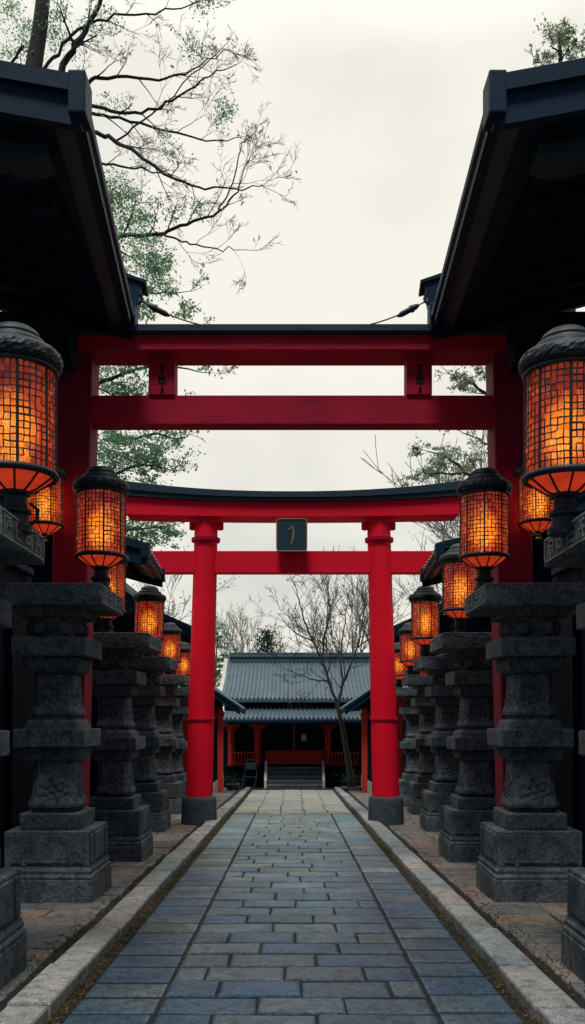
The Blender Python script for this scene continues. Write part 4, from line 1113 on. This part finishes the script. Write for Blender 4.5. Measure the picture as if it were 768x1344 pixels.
# conifers and distant trees
def conifer(label, base, H, W, seed, n=3200, size=.16):
    rnd = random.Random(seed); tr = MB(); cr = MB(); b = Vector(base)
    tr.tube([b, b + Vector((0, 0, H * .5)), b + Vector((.05, 0, H))], [.22, .14, .03], 7, cap=False)
    for k in range(34):
        z = H * (.22 + .76 * (k / 33)); L = W * (1 - (k / 33)) ** .8 * rnd.uniform(.7, 1.15) + .2; a = k * 2.4
        d = Vector((math.cos(a), math.sin(a), .15)).normalized(); p0 = b + Vector((0, 0, z))
        tr.tube([p0, p0 + d * L * .6, p0 + d * L - Vector((0, 0, .1 * L))], [.04, .025, .008], 4, cap=False)
        for _ in range(n // 34):
            u = rnd.random() ** .7
            leaf_quad(cr, p0 + d * L * u + Vector((rnd.gauss(0, .2), rnd.gauss(0, .2), rnd.gauss(-.05, .14))), size, rnd)
    return finish_tree('evergreen_tree', label, base, tr, cr, M['bark'], M['leaf_dark'], 'evergreens behind the shrine')
conifer('dark evergreen tree peeking over the shrine ridge left of centre', (-1.35, 46, G), 7.4, 1.9, 51)
def roundtree(label, base, H, W, seed, leafm='leaf', n=3600, size=.17, sparse=.9):
    rnd = random.Random(seed); b = Vector(base); tufts = []
    for _ in range(26):
        a = rnd.uniform(0, 2 * PI); u = rnd.random() ** .6; z = rnd.uniform(.32, 1.0)
        rr_ = W * u * math.sin(PI * min(1, max(.12, (z - .2) / .85))) ** .6
        tufts.append((b + Vector((rr_ * math.cos(a), rr_ * math.sin(a), H * z)), W * .3, n // 26))
    limbs = [([b + Vector((0, 0, H * .3)), b + (Vector(t[0]) - b) * .6 + Vector((0, 0, .1)), Vector(t[0])], .07, .02) for t in tufts[:10]]
    return leafy('broadleaf_tree', label, base, [b, b + Vector((.05, 0, H * .35)), b + Vector((.1, 0, H * .7))], limbs, tufts, seed, leafm=leafm, size=size, L=1.0, lvl=1, r=.25, every=.6, kids=2, tipleaf=.3, minr=.012, flat=.7)
roundtree('bushy green tree beside the left verge of the shrine roof', (-4.0, 43, G), 7.0, 1.5, 61)
roundtree('grey green tree far behind the left wing roof', (-8.5, 48, G), 8.2, 3.0, 62, leafm='leaf_pale')
roundtree('grey green tree far behind the right end of the shrine roof', (6.6, 47, G), 6.6, 3.0, 63, leafm='leaf_pale')

# far wood closing the view
rnd = random.Random(71); mb = MB()
for _ in range(420):
    side = rnd.random()
    x = rnd.uniform(-60, 60); y = 66 + rnd.uniform(0, 14) + .006 * x * x * -1 * 0
    if abs(x) > 24: y -= (abs(x) - 24) * .7
    h = rnd.uniform(2.5, 6.0)
    c = Vector((x, y, G + h * rnd.uniform(.2, 1)))
    for _ in range(40): leaf_quad(mb, c + Vector((rnd.gauss(0, 1.1), rnd.gauss(0, 1.0), rnd.gauss(0, .8))), .42, rnd)
tag(mb.build('distant_wood', M['leaf_pale'], recalc=False), 'hazy grey green wood far behind the shrine', 'wood', kind='stuff')

# ------------------------------------------------------------------ sky, sun, camera
SUN_EL, SUN_AZ = 66, 192        # azimuth clockwise from +Y: behind the viewer, a little to the left
w = bpy.data.worlds.new('World'); scene.world = w; w.use_nodes = True
nt = w.node_tree; bg = nt.nodes['Background']
sky = nd(nt, 'ShaderNodeTexSky'); sky.sky_type = 'NISHITA'; sky.sun_disc = False
sky.sun_elevation = math.radians(SUN_EL); sky.sun_rotation = math.radians(SUN_AZ); sky.air_density = 1.0; sky.dust_density = 3.0
tc = nd(nt, 'ShaderNodeTexCoord'); mp = nd(nt, 'ShaderNodeMapping'); mp.inputs['Scale'].default_value = (1.0, 1.0, 1.6)
nt.links.new(tc.outputs['Generated'], mp.inputs[0])
cn = nd(nt, 'ShaderNodeTexNoise'); cn.inputs['Scale'].default_value = 2.6; cn.inputs['Detail'].default_value = 6; cn.inputs['Roughness'].default_value = .5
nt.links.new(mp.outputs[0], cn.inputs['Vector'])
cloud = ramp(nt, cn.outputs['Fac'], [(0.30, (6.6, 6.7, 6.3)), (0.43, (8.7, 8.5, 7.75)), (0.57, (10.0, 9.6, 8.55))])
# unseen sky behind the viewer dimmed blue to darken front faces, bright overcast ahead
sp = nd(nt, 'ShaderNodeSeparateXYZ'); nt.links.new(tc.outputs['Generated'], sp.inputs[0])
ahead = ramp(nt, add(nt, add(nt, sp.outputs['Y'], 0.5, 'MULTIPLY'), 0.5), [(0.22, 0.0), (0.62, 1.0)])
cloud = mixc(nt, (0.85, 1.4, 2.1), cloud, ahead)
zen = add(nt, 1.0, add(nt, ramp(nt, sp.outputs['Z'], [(0.60, 0.0), (0.92, 1.0)]), 2.0, 'MULTIPLY'))  # unseen zenith brightened to light the path and the stone sides
cloud = mixc(nt, cloud, zen, 1.0, 'MULTIPLY')
col = mixc(nt, sky.outputs[0], cloud, 0.93)
nt.links.new(col, bg.inputs[0]); bg.inputs[1].default_value = 0.10
sl = bpy.data.lights.new('sun', 'SUN'); sl.energy = 2.1; sl.angle = math.radians(14); sl.color = (1, .965, .91)
so = bpy.data.objects.new('sun', sl); COL.objects.link(so)
az, el = math.radians(SUN_AZ), math.radians(SUN_EL)
dirv = Vector((math.sin(az) * math.cos(el), math.cos(az) * math.cos(el), math.sin(el)))
so.rotation_euler = dirv.to_track_quat('Z', 'Y').to_euler()

cam = bpy.data.cameras.new('camera'); co = bpy.data.objects.new('camera', cam); COL.objects.link(co)
co.location = (0, 0, EYE); co.rotation_euler = (PI / 2, 0, 0)
cam.sensor_fit = 'VERTICAL'; cam.sensor_height = 36.0; cam.lens = FPX / 1344 * 36
cam.shift_y = (940 - 672) / 1344; cam.clip_end = 2000
scene.camera = co
scene.view_settings.view_transform = 'Standard'; scene.view_settings.look = 'None'; scene.view_settings.exposure = 0
scene.cycles.max_bounces = 6; scene.cycles.transparent_max_bounces = 24
scene.cycles.use_denoising = True
